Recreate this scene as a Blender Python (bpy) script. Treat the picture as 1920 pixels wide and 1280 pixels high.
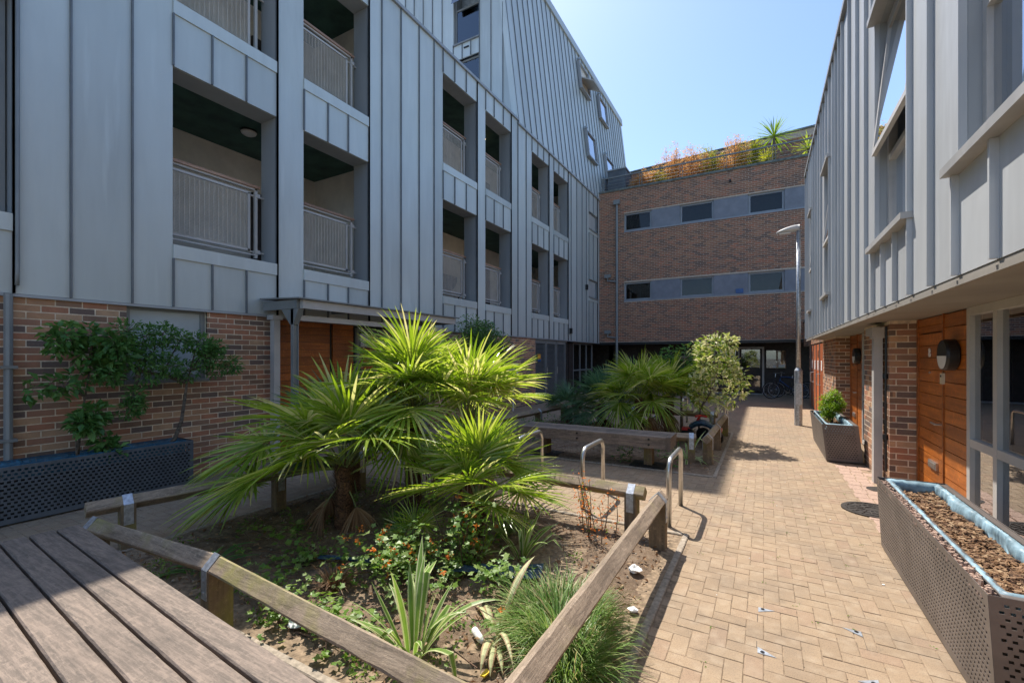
import bpy, math, random
from mathutils import Vector, Matrix
R = math.radians
for o in list(bpy.data.objects): bpy.data.objects.remove(o)
scene = bpy.context.scene
col = scene.collection

# ------------------------------------------------------------------ camera
EYE = Vector((0, 0, 1.62)); YAW = R(29.33)
cam = bpy.data.cameras.new('camera'); cam_o = bpy.data.objects.new('camera', cam); col.objects.link(cam_o)
cam_o.location = EYE; cam_o.rotation_euler = (R(90), 0, YAW)
cam.sensor_width = 36; cam.lens = 15.75; cam.shift_y = 29 / 1920; cam.clip_start = .05; cam.clip_end = 3000
scene.camera = cam_o
# ------------------------------------------------------------------ sky and sun
SUN = Vector((-.443, .41, 1)).normalized()          # towards the sun
w = bpy.data.worlds.new('World'); scene.world = w; w.use_nodes = True
nt = w.node_tree; sky = nt.nodes.new('ShaderNodeTexSky'); sky.sky_type = 'NISHITA'; sky.sun_disc = False
sky.sun_elevation = math.asin(SUN.z); sky.sun_rotation = math.atan2(SUN.x, SUN.y)
sky.altitude = 50; sky.air_density = 1.0; sky.dust_density = .9; sky.ozone_density = 4.5
bg = nt.nodes['Background']; bg.inputs[1].default_value = .103
nt.links.new(sky.outputs[0], bg.inputs[0])
sl = bpy.data.lights.new('sun', 'SUN'); sl.energy = 3.0; sl.angle = R(.53); sl.color = (1, .94, .86)
so = bpy.data.objects.new('sun', sl); col.objects.link(so); so.rotation_euler = SUN.to_track_quat('Z', 'Y').to_euler(); so.location = (-8, 8, 25)
vs = scene.view_settings; vs.view_transform = 'Standard'; vs.look = 'None'; vs.exposure = 1.27; vs.gamma = 1; vs.use_curve_mapping = False
scene.render.resolution_x = 1024; scene.render.resolution_y = 682

# ------------------------------------------------------------------ materials
def new_mat(name):
    m = bpy.data.materials.new(name); m.use_nodes = True
    return m, m.node_tree, m.node_tree.nodes['Principled BSDF']
def nd(t, typ, **kw):
    n = t.nodes.new(typ)
    for k, v in kw.items(): setattr(n, k, v)
    return n
def ramp(t, stops, interp='LINEAR'):
    n = nd(t, 'ShaderNodeValToRGB'); n.color_ramp.interpolation = interp
    e = n.color_ramp.elements
    while len(e) > 1: e.remove(e[-1])
    e[0].position = stops[0][0]; e[0].color = (*stops[0][1], 1)
    for p, c in stops[1:]:
        x = e.new(p); x.color = (*c, 1)
    return n
def rnd(t):                                            # per object + per loose piece
    a = nd(t, 'ShaderNodeObjectInfo'); b = nd(t, 'ShaderNodeNewGeometry')
    s = nd(t, 'ShaderNodeMath', operation='ADD'); f = nd(t, 'ShaderNodeMath', operation='FRACT')
    t.links.new(a.outputs['Random'], s.inputs[0]); t.links.new(b.outputs['Random Per Island'], s.inputs[1]); t.links.new(s.outputs[0], f.inputs[0])
    return f.outputs[0]
def coord(t, scale=(1, 1, 1), kind='world'):
    mp = nd(t, 'ShaderNodeMapping'); mp.inputs['Scale'].default_value = scale
    if kind == 'world': t.links.new(nd(t, 'ShaderNodeNewGeometry').outputs['Position'], mp.inputs[0])
    else: t.links.new(nd(t, 'ShaderNodeTexCoord').outputs['Object'], mp.inputs[0])
    return mp.outputs[0]
def noise(t, vec, scale, detail=4, rough=.6):
    n = nd(t, 'ShaderNodeTexNoise'); n.inputs['Scale'].default_value = scale; n.inputs['Detail'].default_value = detail; n.inputs['Roughness'].default_value = rough
    t.links.new(vec, n.inputs['Vector']); return n.outputs[0]
def mix(t, a, b, fac, mode='MIX'):
    n = nd(t, 'ShaderNodeMix', data_type='RGBA', blend_type=mode)
    for i, v in ((0, fac), (6, a), (7, b)):
        if isinstance(v, (int, float)): n.inputs[i].default_value = v
        elif isinstance(v, tuple): n.inputs[i].default_value = (*v, 1)
        else: t.links.new(v, n.inputs[i])
    return n.outputs[2]
def bump(t, p, h, strength=.3, dist=.01):
    b = nd(t, 'ShaderNodeBump'); b.inputs['Strength'].default_value = strength; b.inputs['Distance'].default_value = dist
    t.links.new(h, b.inputs['Height']); t.links.new(b.outputs[0], p.inputs['Normal'])
def simple(name, c, rough=.6, metal=0, var=.12, scale=6, bmp=0, spec=None, bdist=.01):
    m, t, p = new_mat(name); n = noise(t, coord(t), scale)
    d = tuple(max(0, v * (1 - var * 2)) for v in c); l = tuple(v * (1 + var * 1.2) for v in c)
    r = ramp(t, [(.3, d), (.7, l)]); t.links.new(n, r.inputs[0]); t.links.new(r.outputs[0], p.inputs['Base Color'])
    p.inputs['Roughness'].default_value = rough; p.inputs['Metallic'].default_value = metal
    if spec is not None: p.inputs['Specular IOR Level'].default_value = spec
    if bmp: bump(t, p, n, bmp, bdist)
    return m
M = {}
def zinc(name, c):
    m, t, p = new_mat(name); v = coord(t)
    n1 = noise(t, coord(t, (1, 1, .12)), 5, 3); n2 = noise(t, v, 40, 3); n3 = noise(t, v, .7, 2)
    r = rnd(t)
    a = mix(t, tuple(x * .74 for x in c), tuple(x * 1.18 for x in c), n1)
    b = mix(t, a, tuple(x * 1.2 for x in c), n3)
    hs = nd(t, 'ShaderNodeHueSaturation'); mr = nd(t, 'ShaderNodeMapRange'); mr.inputs[3].default_value = .87; mr.inputs[4].default_value = 1.09
    t.links.new(r, mr.inputs[0]); t.links.new(mr.outputs[0], hs.inputs['Value']); t.links.new(b, hs.inputs['Color'])
    n4 = nd(t, 'ShaderNodeTexNoise'); n4.inputs['Scale'].default_value = 2.3; n4.inputs['Detail'].default_value = 6; t.links.new(coord(t, (3, 3, .25)), n4.inputs[0])
    sp = ramp(t, [(.6, (0, 0, 0)), (.78, (1, 1, 1))]); t.links.new(n4.outputs[0], sp.inputs[0])
    f = nd(t, 'ShaderNodeMath', operation='MULTIPLY'); f.inputs[1].default_value = .32; t.links.new(sp.outputs[0], f.inputs[0])
    t.links.new(mix(t, hs.outputs[0], tuple(x * 1.5 for x in c), f.outputs[0]), p.inputs['Base Color'])
    p.inputs['Metallic'].default_value = .25; p.inputs['Roughness'].default_value = .5
    bump(t, p, noise(t, coord(t, (1, 1, .35)), 2.2, 3), .55, .035)
    return m
M['zinc'] = zinc('weathered_zinc', (.52, .555, .53)); M['zinc_r'] = zinc('pale_zinc', (.46, .475, .48))
M['zinc_dark'] = zinc('zinc_seam', (.34, .355, .36))
def brick_mat(name, stops):
    m, t, p = new_mat(name); r = ramp(t, stops, 'CONSTANT'); t.links.new(rnd(t), r.inputs[0])
    v = coord(t); n = noise(t, v, 55, 5, .7); n2 = noise(t, v, 9, 3)
    c = mix(t, r.outputs[0], (.07, .05, .045), nd_scale(t, n2, .35)); c = mix(t, c, (.36, .22, .13), nd_scale(t, n, .28))
    t.links.new(c, p.inputs['Base Color']); p.inputs['Roughness'].default_value = .85; bump(t, p, n, .6, .006)
    return m
def nd_scale(t, x, k, lo=.35):
    mr = nd(t, 'ShaderNodeMapRange'); mr.inputs[1].default_value = lo; mr.inputs[2].default_value = .8; mr.inputs[4].default_value = k
    t.links.new(x, mr.inputs[0]); return mr.outputs[0]
M['brick'] = brick_mat('multi_brick', [(0, (.47, .20, .11)), (.18, (.26, .15, .095)), (.34, (.52, .28, .15)), (.5, (.17, .12, .10)), (.64, (.41, .20, .12)), (.78, (.33, .19, .12)), (.9, (.58, .35, .20))])
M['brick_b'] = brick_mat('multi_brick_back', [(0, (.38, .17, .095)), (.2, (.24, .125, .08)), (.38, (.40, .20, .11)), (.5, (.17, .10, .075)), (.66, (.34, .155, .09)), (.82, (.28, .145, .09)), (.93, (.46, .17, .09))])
M['mortar'] = simple('mortar', (.80, .67, .50), .95, var=.15, scale=18, bmp=.3)
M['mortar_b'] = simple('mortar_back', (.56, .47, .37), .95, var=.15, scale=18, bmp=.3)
def paver_mat():
    m, t, p = new_mat('concrete_paver'); r = ramp(t, [(0, (.34, .242, .15)), (.25, (.37, .265, .166)), (.5, (.315, .225, .14)), (.75, (.385, .277, .172)), (.9, (.345, .235, .15))]); t.links.new(rnd(t), r.inputs[0])
    v = coord(t); n = noise(t, v, 150, 3, .85); n2 = noise(t, v, 1.3, 6, .65); n3 = noise(t, v, 11, 4); n4 = noise(t, v, 4.5, 3)
    c = mix(t, r.outputs[0], (.13, .095, .065), nd_scale(t, n, 1.0, .44)); c = mix(t, c, (.20, .155, .11), nd_scale(t, n2, 1.0, .46)); c = mix(t, c, (.48, .39, .28), nd_scale(t, n3, .45, .48)); c = mix(t, c, (.16, .125, .09), nd_scale(t, n4, .6, .6))
    t.links.new(c, p.inputs['Base Color']); p.inputs['Roughness'].default_value = .9; bump(t, p, n, .5, .004)
    return m
M['paver'] = paver_mat()
M['pinkpaver'] = simple('pink_paver', (.42, .29, .22), .9, var=.14, scale=60, bmp=.3)
M['sand'] = simple('joint_sand', (.27, .195, .125), 1, var=.3, scale=25, bmp=.3)
M['kerb'] = simple('concrete_edging', (.36, .30, .23), .95, var=.2, scale=30, bmp=.4)
M['ground'] = simple('ground', (.16, .14, .11), 1, var=.2, scale=1)
def soil_mat():
    m, t, p = new_mat('dry_soil'); v = coord(t); n = noise(t, v, 9, 8, .7); n2 = noise(t, v, 70, 4, .8)
    r = ramp(t, [(.3, (.085, .055, .034)), (.5, (.20, .135, .085)), (.7, (.31, .225, .15))]); t.links.new(n, r.inputs[0])
    c = mix(t, r.outputs[0], (.40, .31, .22), nd_scale(t, n2, .6, .5)); t.links.new(c, p.inputs['Base Color']); p.inputs['Roughness'].default_value = 1
    bump(t, p, n2, .9, .02); return m
M['soil'] = soil_mat()
M['bark'] = simple('bark_mulch', (.20, .11, .06), 1, var=.45, scale=70, bmp=1, bdist=.03)
def wood_mat(name, c1, c2, axis, moss=0, rough=.8, flake=.0):
    m, t, p = new_mat(name); sc = [28, 28, 28]; sc[axis] = 1.6
    n = noise(t, coord(t, tuple(sc)), 1, 6, .65); n2 = noise(t, coord(t), 3, 4); n3 = noise(t, coord(t), 26, 5, .8)
    r = ramp(t, [(.3, c1), (.68, c2)]); t.links.new(n, r.inputs[0])
    c = mix(t, r.outputs[0], tuple(min(1, v * 1.6) for v in c2), nd_scale(t, n3, .95, .52))
    n5 = noise(t, coord(t), 75, 4, .75); c = mix(t, c, tuple(v * .5 for v in c1), nd_scale(t, n5, .8, .55))
    sc2 = [46, 46, 46]; sc2[axis] = 5; n7 = noise(t, coord(t, tuple(sc2)), 1.5, 8, .75); fr = ramp(t, [(.47, (0, 0, 0)), (.56, (1, 1, 1))]); t.links.new(n7, fr.inputs[0])
    fm_ = nd(t, 'ShaderNodeMath', operation='MULTIPLY'); fm_.inputs[1].default_value = flake; t.links.new(fr.outputs[0], fm_.inputs[0]); c = mix(t, c, tuple(min(1, v * 1.45) for v in c2), fm_.outputs[0])
    n6 = noise(t, coord(t), 2.2, 5, .6); c = mix(t, c, tuple(v * .75 for v in c1), nd_scale(t, n6, .7, .5))
    mr = nd(t, 'ShaderNodeMapRange'); mr.inputs[3].default_value = .78; mr.inputs[4].default_value = 1.2; t.links.new(rnd(t), mr.inputs[0])
    hs = nd(t, 'ShaderNodeHueSaturation'); t.links.new(mr.outputs[0], hs.inputs['Value']); t.links.new(c, hs.inputs['Color']); c = hs.outputs[0]
    if moss: c = mix(t, c, (.26, .25, .03), nd_scale(t, n2, moss, .5))
    t.links.new(c, p.inputs['Base Color']); p.inputs['Roughness'].default_value = rough; bump(t, p, n7, .6, .006); return m
M['oldwood'] = wood_mat('weathered_timber', (.115, .092, .072), (.25, .19, .145), 0, flake=.45)
M['railwood'] = wood_mat('rail_timber_x', (.15, .11, .07), (.33, .25, .17), 0, 1.0, flake=.3)
M['railwood_y'] = wood_mat('rail_timber_y', (.15, .11, .075), (.33, .25, .175), 1, .45, flake=.35)
M['postwood'] = wood_mat('post_timber', (.12, .085, .05), (.27, .19, .11), 2, 1.0)
M['cedar'] = wood_mat('varnished_cedar', (.26, .065, .008), (.52, .165, .028), 1, 0, .35)
M['redwood'] = wood_mat('orange_door', (.42, .10, .03), (.52, .15, .05), 2, 0, .5)
M['handrail'] = wood_mat('handrail_oak', (.28, .15, .09), (.43, .26, .17), 1, 0, .45)
M['seam'] = simple('shaded_seam', (.17, .185, .195), .5, .25, .1, 5)  # darker than the sheets: the seams' shadow side is put into the colour
M['galv'] = simple('galvanised_steel', (.50, .53, .56), .45, .7, .2, 30)
M['steel'] = simple('stainless_steel', (.55, .55, .54), .32, .9, .08, 20)
M['greymetal'] = simple('grey_paint', (.24, .25, .245), .45, .1, .06, 3)
M['soffit'] = simple('taupe_soffit', (.27, .245, .21), .7, 0, .08, 2)
M['lightgrey'] = simple('light_grey_paint', (.50, .48, .45), .5, .05, .06, 3)
M['planter'] = simple('planter_steel_brown', (.175, .150, .135), .5, .35, .12, 4)
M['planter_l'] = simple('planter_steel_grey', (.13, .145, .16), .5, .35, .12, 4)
M['liner'] = simple('blue_liner', (.24, .36, .42), .5, 0, .3, 9, .5)
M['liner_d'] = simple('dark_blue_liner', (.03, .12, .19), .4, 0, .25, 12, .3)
M['tarp'] = simple('blue_tarp', (.03, .07, .11), .35, 0, .3, 20, .3)
M['beige'] = simple('beige_render', (.78, .72, .62), .9, var=.08, scale=2)
M['green_ceil'] = simple('dark_green_ceiling', (.05, .115, .09), .7, var=.2, scale=3)
M['black'] = simple('black_plastic', (.012, .012, .013), .4, var=.1)
M['rubber'] = simple('tyre_rubber', (.02, .02, .02), .7, var=.1)
M['white'] = simple('white_plastic', (.75, .74, .71), .45, var=.04)
M['cream'] = simple('cream_plastic', (.65, .58, .42), .5, var=.06)
M['yellow'] = simple('warning_yellow', (.75, .50, .02), .5, var=.05)
M['orange'] = simple('sticker_orange', (.75, .33, .05), .5, var=.05)
M['blue'] = simple('blue_paint', (.03, .10, .28), .35, var=.1)
M['red'] = simple('red_plastic', (.55, .03, .025), .35, var=.1)
M['darkpanel'] = simple('dark_board_and_shade', (.045, .035, .03), .6, var=.2, scale=8)
M['panelgrey'] = simple('fibre_cement_panel', (.22, .235, .265), .7, .0, .08, 3)
M['coping'] = simple('stained_coping', (.17, .19, .17), .8, 0, .25, 6, .2)
M['framegrey'] = simple('window_frame_grey', (.28, .30, .32), .5, .1, .06, 3); M['sillgrey'] = simple('sill_grey', (.40, .395, .385), .5, .1, .08, 4); M['mesh'] = simple('wire_mesh_pale', (.62, .57, .49), .55, .1, .08, 5)
M['iron'] = simple('cast_iron', (.06, .052, .045), .7, .5, .2, 30, .3)
M['paper'] = simple('white_paper', (.8, .8, .78), .8, var=.05)
M['curtain'] = simple('curtain', (.55, .56, .57), .9, var=.2, scale=9)
M['darkroom'] = simple('dark_interior', (.05, .047, .042), .9, var=.2)
M['window_backing'] = simple('window_blind', (.34, .35, .33), .8, var=.05)
def glass(name, tint, refl=1.0, ior=1.5):
    m = bpy.data.materials.new(name); m.use_nodes = True; t = m.node_tree; t.nodes.remove(t.nodes['Principled BSDF'])
    a = nd(t, 'ShaderNodeBsdfTransparent'); a.inputs[0].default_value = (*tint, 1); g = nd(t, 'ShaderNodeBsdfGlossy'); g.inputs['Roughness'].default_value = .01; g.inputs[0].default_value = (.95, .97, 1, 1)
    f = nd(t, 'ShaderNodeFresnel'); f.inputs[0].default_value = ior; x = nd(t, 'ShaderNodeMath', operation='MULTIPLY_ADD'); x.inputs[1].default_value = refl; x.inputs[2].default_value = .03; x.use_clamp = True
    t.links.new(f.outputs[0], x.inputs[0]); s = nd(t, 'ShaderNodeMixShader'); t.links.new(x.outputs[0], s.inputs[0]); t.links.new(a.outputs[0], s.inputs[1]); t.links.new(g.outputs[0], s.inputs[2])
    t.links.new(s.outputs[0], t.nodes['Material Output'].inputs[0]); return m
M['glass'] = glass('window_glass', (.62, .68, .68), 2.3, 1.6)
M['glass_dark'] = glass('shaded_glass', (.6, .58, .55), .12, 1.4); M['browndark'] = simple('brown_blind', (.13, .105, .085), .9, var=.1)
M['paleglass'] = simple('blind_behind_glass', (.50, .51, .49), .2, 0, .06, 3)
M['frosted'] = simple('frosted_glass', (.46, .50, .50), .25, 0, .05, 2)
def emit(name, c, s):
    m, t, p = new_mat(name); p.inputs['Emission Color'].default_value = (*c, 1); p.inputs['Emission Strength'].default_value = s; p.inputs['Base Color'].default_value = (*c, 1); return m
M['lit'] = emit('lit_lamp', (1, .72, .42), 2.5)
def leaf(name, stops, trans=.45, rough=.42, spec=.35):
    m = bpy.data.materials.new(name); m.use_nodes = True; t = m.node_tree; p = t.nodes['Principled BSDF']
    r = ramp(t, stops); t.links.new(rnd(t), r.inputs[0]); n = noise(t, coord(t), 8, 3)
    hs = nd(t, 'ShaderNodeHueSaturation'); mr = nd(t, 'ShaderNodeMapRange'); mr.inputs[3].default_value = .65; mr.inputs[4].default_value = 1.35
    t.links.new(n, mr.inputs[0]); t.links.new(mr.outputs[0], hs.inputs['Value']); t.links.new(r.outputs[0], hs.inputs['Color'])
    t.links.new(hs.outputs[0], p.inputs['Base Color']); p.inputs['Roughness'].default_value = rough; p.inputs['Specular IOR Level'].default_value = spec
    tr = nd(t, 'ShaderNodeBsdfTranslucent'); h2 = nd(t, 'ShaderNodeHueSaturation'); h2.inputs['Saturation'].default_value = 1.1; h2.inputs['Value'].default_value = 1.5; h2.inputs['Hue'].default_value = .485
    t.links.new(hs.outputs[0], h2.inputs['Color']); t.links.new(h2.outputs[0], tr.inputs[0])
    s = nd(t, 'ShaderNodeMixShader'); s.inputs[0].default_value = trans
    t.links.new(p.outputs[0], s.inputs[1]); t.links.new(tr.outputs[0], s.inputs[2]); t.links.new(s.outputs[0], t.nodes['Material Output'].inputs[0]); return m
M['palm'] = leaf('palm_leaf', [(0, (.17, .29, .035)), (.45, (.27, .39, .05)), (.75, (.41, .49, .10)), (1, (.66, .62, .30))], .45, .27, .6)
M['palm_shade'] = leaf('shaded_palm_leaf', [(0, (.065, .15, .07)), (.6, (.095, .19, .08)), (1, (.14, .24, .10))], .25, .4, .4)  # darker bluish copy of the palm leaf, shade put into its colour
M['petiole'] = simple('palm_petiole', (.19, .22, .06), .5, var=.2)
M['fibre'] = simple('palm_fibre', (.17, .085, .04), 1, var=.5, scale=60, bmp=1, bdist=.02)
M['shrub'] = leaf('shrub_leaf', [(0, (.07, .17, .045)), (.6, (.105, .24, .06)), (1, (.18, .32, .09))], .3)
M['shrub_b'] = leaf('bright_shrub_leaf', [(0, (.12, .25, .01)), (.6, (.20, .36, .015)), (1, (.30, .44, .03))], .4)
M['varieg'] = leaf('variegated_leaf', [(0, (.13, .24, .03)), (.3, (.27, .36, .06)), (.55, (.50, .54, .18)), (1, (.74, .70, .46))], .25, .4, .4)
M['lime'] = leaf('lime_leaf', [(0, (.10, .2, .03)), (.6, (.17, .28, .05)), (1, (.28, .36, .12))], .35)
M['grass'] = leaf('grass_leaf', [(0, (.10, .20, .04)), (.5, (.17, .29, .06)), (.8, (.28, .34, .13)), (1, (.46, .36, .18))], .35)
M['flax_g'] = leaf('flax_green', [(0, (.15, .27, .05)), (1, (.22, .34, .08))], .35); M['flax_c'] = leaf('flax_cream', [(0, (.48, .54, .24)), (1, (.60, .60, .34))], .25)
M['dry'] = leaf('dry_leaf', [(0, (.16, .085, .04)), (.5, (.28, .16, .08)), (1, (.40, .28, .16))], .15, .7)
M['bamboo_o'] = leaf('orange_bamboo', [(0, (.52, .29, .08)), (.6, (.64, .42, .16)), (1, (.74, .56, .30))], .4, .6)
M['bamboo_g'] = leaf('green_bamboo', [(0, (.20, .26, .03)), (1, (.38, .40, .07))], .4, .5)
M['orangefl'] = leaf('orange_dry_flower', [(0, (.62, .19, .03)), (1, (.78, .34, .08))], .3, .7)
M['twig'] = simple('twig', (.15, .09, .055), .9, var=.3)
M['trunk'] = simple('grey_bark', (.15, .12, .09), .95, var=.35, scale=30, bmp=.6)

# ------------------------------------------------------------------ mesh helpers
class MB:
    def __init__(s): s.v = []; s.f = []; s.mi = []
    def face(s, pts, mi=0):
        n = len(s.v); s.v.extend(tuple(p) for p in pts); s.f.append(tuple(range(n, n + len(pts)))); s.mi.append(mi)
    def box(s, a, b, mi=0):
        x0, y0, z0 = a; x1, y1, z1 = b; n = len(s.v)
        s.v += [(x0, y0, z0), (x1, y0, z0), (x1, y1, z0), (x0, y1, z0), (x0, y0, z1), (x1, y0, z1), (x1, y1, z1), (x0, y1, z1)]
        s.f += [tuple(n + i for i in q) for q in ((0, 3, 2, 1), (4, 5, 6, 7), (0, 1, 5, 4), (1, 2, 6, 5), (2, 3, 7, 6), (3, 0, 4, 7))]; s.mi += [mi] * 6; return s
    def hexa(s, p, mi=0):                               # 4 bottom, 4 top
        n = len(s.v); s.v += [tuple(q) for q in p]
        s.f += [tuple(n + i for i in q) for q in ((0, 3, 2, 1), (4, 5, 6, 7), (0, 1, 5, 4), (1, 2, 6, 5), (2, 3, 7, 6), (3, 0, 4, 7))]; s.mi += [mi] * 6; return s
    def bbox(s, a, b, e=.008, mi=0):                    # box with chamfered top edges
        x0, y0, z0 = a; x1, y1, z1 = b; n = len(s.v); k = z1 - e
        s.v += [(x0, y0, z0), (x1, y0, z0), (x1, y1, z0), (x0, y1, z0), (x0, y0, k), (x1, y0, k), (x1, y1, k), (x0, y1, k), (x0 + e, y0 + e, z1), (x1 - e, y0 + e, z1), (x1 - e, y1 - e, z1), (x0 + e, y1 - e, z1)]
        for q in ((8, 9, 10, 11), (0, 1, 5, 4), (1, 2, 6, 5), (2, 3, 7, 6), (3, 0, 4, 7), (4, 5, 9, 8), (5, 6, 10, 9), (6, 7, 11, 10), (7, 4, 8, 11)): s.f.append(tuple(n + i for i in q)); s.mi.append(mi)
        return s
    def tube(s, pts, r, seg=8, mi=0, caps=True):
        pts = [Vector(p) for p in pts]; rs = r if isinstance(r, (list, tuple)) else [r] * len(pts)
        n0 = len(s.v); up = None
        for i, p in enumerate(pts):
            d = (pts[min(i + 1, len(pts) - 1)] - pts[max(i - 1, 0)]).normalized()
            if up is None: up = d.orthogonal().normalized()
            up = (up - d * up.dot(d)).normalized(); sd = d.cross(up)
            for k in range(seg):
                a = 2 * math.pi * k / seg; q = p + (up * math.cos(a) + sd * math.sin(a)) * rs[i]; s.v.append(tuple(q))
        for i in range(len(pts) - 1):
            for k in range(seg):
                a = n0 + i * seg + k; b = n0 + i * seg + (k + 1) % seg
                s.f.append((a, b, b + seg, a + seg)); s.mi.append(mi)
        if caps:
            s.f.append(tuple(n0 + k for k in reversed(range(seg)))); s.mi.append(mi)
            e = n0 + (len(pts) - 1) * seg; s.f.append(tuple(e + k for k in range(seg))); s.mi.append(mi)
        return s
    def disc(s, c, axis, r, depth, seg=24, mi=0):
        c = Vector(c); axis = Vector(axis).normalized(); return s.tube([c, c + axis * depth], r, seg, mi)
    def torus(s, c, axis, R_, r, seg=28, sub=6, mi=0):
        c = Vector(c); ax = Vector(axis).normalized(); u = ax.orthogonal().normalized(); v = ax.cross(u); n = len(s.v)
        for i in range(seg):
            a = 2 * math.pi * i / seg; d = u * math.cos(a) + v * math.sin(a)
            for k in range(sub):
                b = 2 * math.pi * k / sub; s.v.append(tuple(c + d * (R_ + r * math.cos(b)) + ax * r * math.sin(b)))
        for i in range(seg):
            for k in range(sub):
                a, b = i * sub + k, i * sub + (k + 1) % sub; c2, d2 = ((i + 1) % seg) * sub + (k + 1) % sub, ((i + 1) % seg) * sub + k
                s.f.append((n + a, n + b, n + c2, n + d2)); s.mi.append(mi)
        return s
    def mesh(s, name, mats, smooth=False):
        me = bpy.data.meshes.new(name); me.from_pydata(s.v, [], s.f)
        for m in (mats if isinstance(mats, (list, tuple)) else [mats]): me.materials.append(M[m] if isinstance(m, str) else m)
        if isinstance(mats, (list, tuple)) and len(mats) > 1: me.polygons.foreach_set('material_index', s.mi)
        if smooth: me.polygons.foreach_set('use_smooth', [True] * len(me.polygons))
        me.update(); return me
    def build(s, name, mats, parent=None, smooth=False, loc=None, kind=None):
        return link(name, s.mesh(name, mats, smooth), parent, loc, kind)
def link(name, me, parent=None, loc=None, kind=None, rot=None):
    o = bpy.data.objects.new(name, me); col.objects.link(o)
    if parent is not None: o.parent = parent
    if loc is not None: o.location = loc
    if rot is not None: o.rotation_euler = rot
    if kind: o['kind'] = kind
    return o
def empty(name, label, cat, loc=(0, 0, 0), group=None, rz=0):
    o = bpy.data.objects.new(name, None); col.objects.link(o); o.location = loc; o.rotation_euler = (0, 0, rz); o.empty_display_size = .2
    return tag(o, label, cat, group)
def tag(o, label, cat, group=None):
    o['label'] = label; o['category'] = cat
    if group: o['group'] = group
    return o
def B(a, b): return MB().box(a, b)
def weld(m):                                            # share verts so each leaflet is one loose piece
    key = {}; v = []; mp = []
    for p in m.v:
        k = (round(p[0], 5), round(p[1], 5), round(p[2], 5))
        if k not in key: key[k] = len(v); v.append(p)
        mp.append(key[k])
    r = MB(); r.v = v; r.mi = []; r.f = []
    for f, i in zip(m.f, m.mi):
        g_ = tuple(dict.fromkeys(mp[q] for q in f))
        if len(g_) > 2: r.f.append(g_); r.mi.append(i)
    return r

# ------------------------------------------------------------------ ground and paving
g = MB(); g.face([(-400, -400, -.08), (400, -400, -.08), (400, 400, -.08), (-400, 400, -.08)]); g.build('ground', 'ground', kind='structure')
BED1 = (-4.62, 1.52, -.64, 4.30); BED2 = (-4.75, 6.62, -.60, 10.55)
pav = MB(); pav.box((-6.8, -2.5, -.06), (1.62, 22.4, -.0032)); paving = pav.build('paving', 'sand', kind='structure')
rng = random.Random(4)
def inbed(x, y, m=.05):
    for b in (BED1, BED2):
        if b[0] - m < x < b[2] + m and b[1] - m < y < b[3] + m: return True
    return False
cell = .092; blocks = []
for i in range(-74, 16):
    for j in range(-22, 244):
        k = (i - j) % 4
        if k == 0: x0, y0, x1, y1 = i, j, i + 2, j + 1
        elif k == 3: x0, y0, x1, y1 = i, j, i + 1, j + 2
        else: continue
        x0, y0, x1, y1 = (q * cell for q in (x0, y0, x1, y1))
        cx, cy = (x0 + x1) / 2, (y0 + y1) / 2
        if cx > 1.33 and cy < 20.4: continue
        if not inbed(cx, cy): blocks.append((x0, y0, x1, y1, cx, cy))
cs, sn = math.cos(YAW), math.sin(YAW)
def inview(x, y, z):
    d = -x * sn + y * cs
    if d < .3: return False
    px = 960 + 840 * (x * cs + y * sn) / d; py = 669 - 840 * (z - 1.62) / d
    return -20 < px < 1940 and -20 < py < 1300
vis = sorted([b for b in blocks if -.6 < b[4] < .88 and inview(b[4], b[5], 0)], key=lambda b: b[4] ** 2 + b[5] ** 2)[:300]
single = set(vis); ph = MB().bbox((-cell + .002, -cell / 2 + .002, -.05), (cell - .002, cell / 2 - .002, 0), .002).mesh('paver', 'paver')
for b in vis:
    o = link('paver', ph, paving, (b[4], b[5], rng.uniform(-.0016, .001)), rot=(rng.uniform(-.008, .008), rng.uniform(-.008, .008), (0 if b[2] - b[0] > .13 else R(90)) + rng.uniform(-.006, .006)))
rest = MB()
for b in blocks:
    if b in single: continue
    z = rng.uniform(-.0016, .001); e = .002; rest.bbox((b[0] + e, b[1] + e, -.05), (b[2] - e, b[3] - e, z), .002)
rest.build('paver', 'paver', paving, kind='stuff')
# pale flags beside the planters
fl = MB()
for i in range(3):
    for j in range(16):
        x0 = .93 + i * .135 + (0 if j % 2 else .02); y0 = 5.05 + j * .2
        if x0 + .125 < 1.34: fl.bbox((x0, y0, -.02), (x0 + .125, y0 + .19, .005 + rng.uniform(0, .002)), .004)
fl.build('flagstone', 'pinkpaver', paving, kind='stuff')
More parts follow.
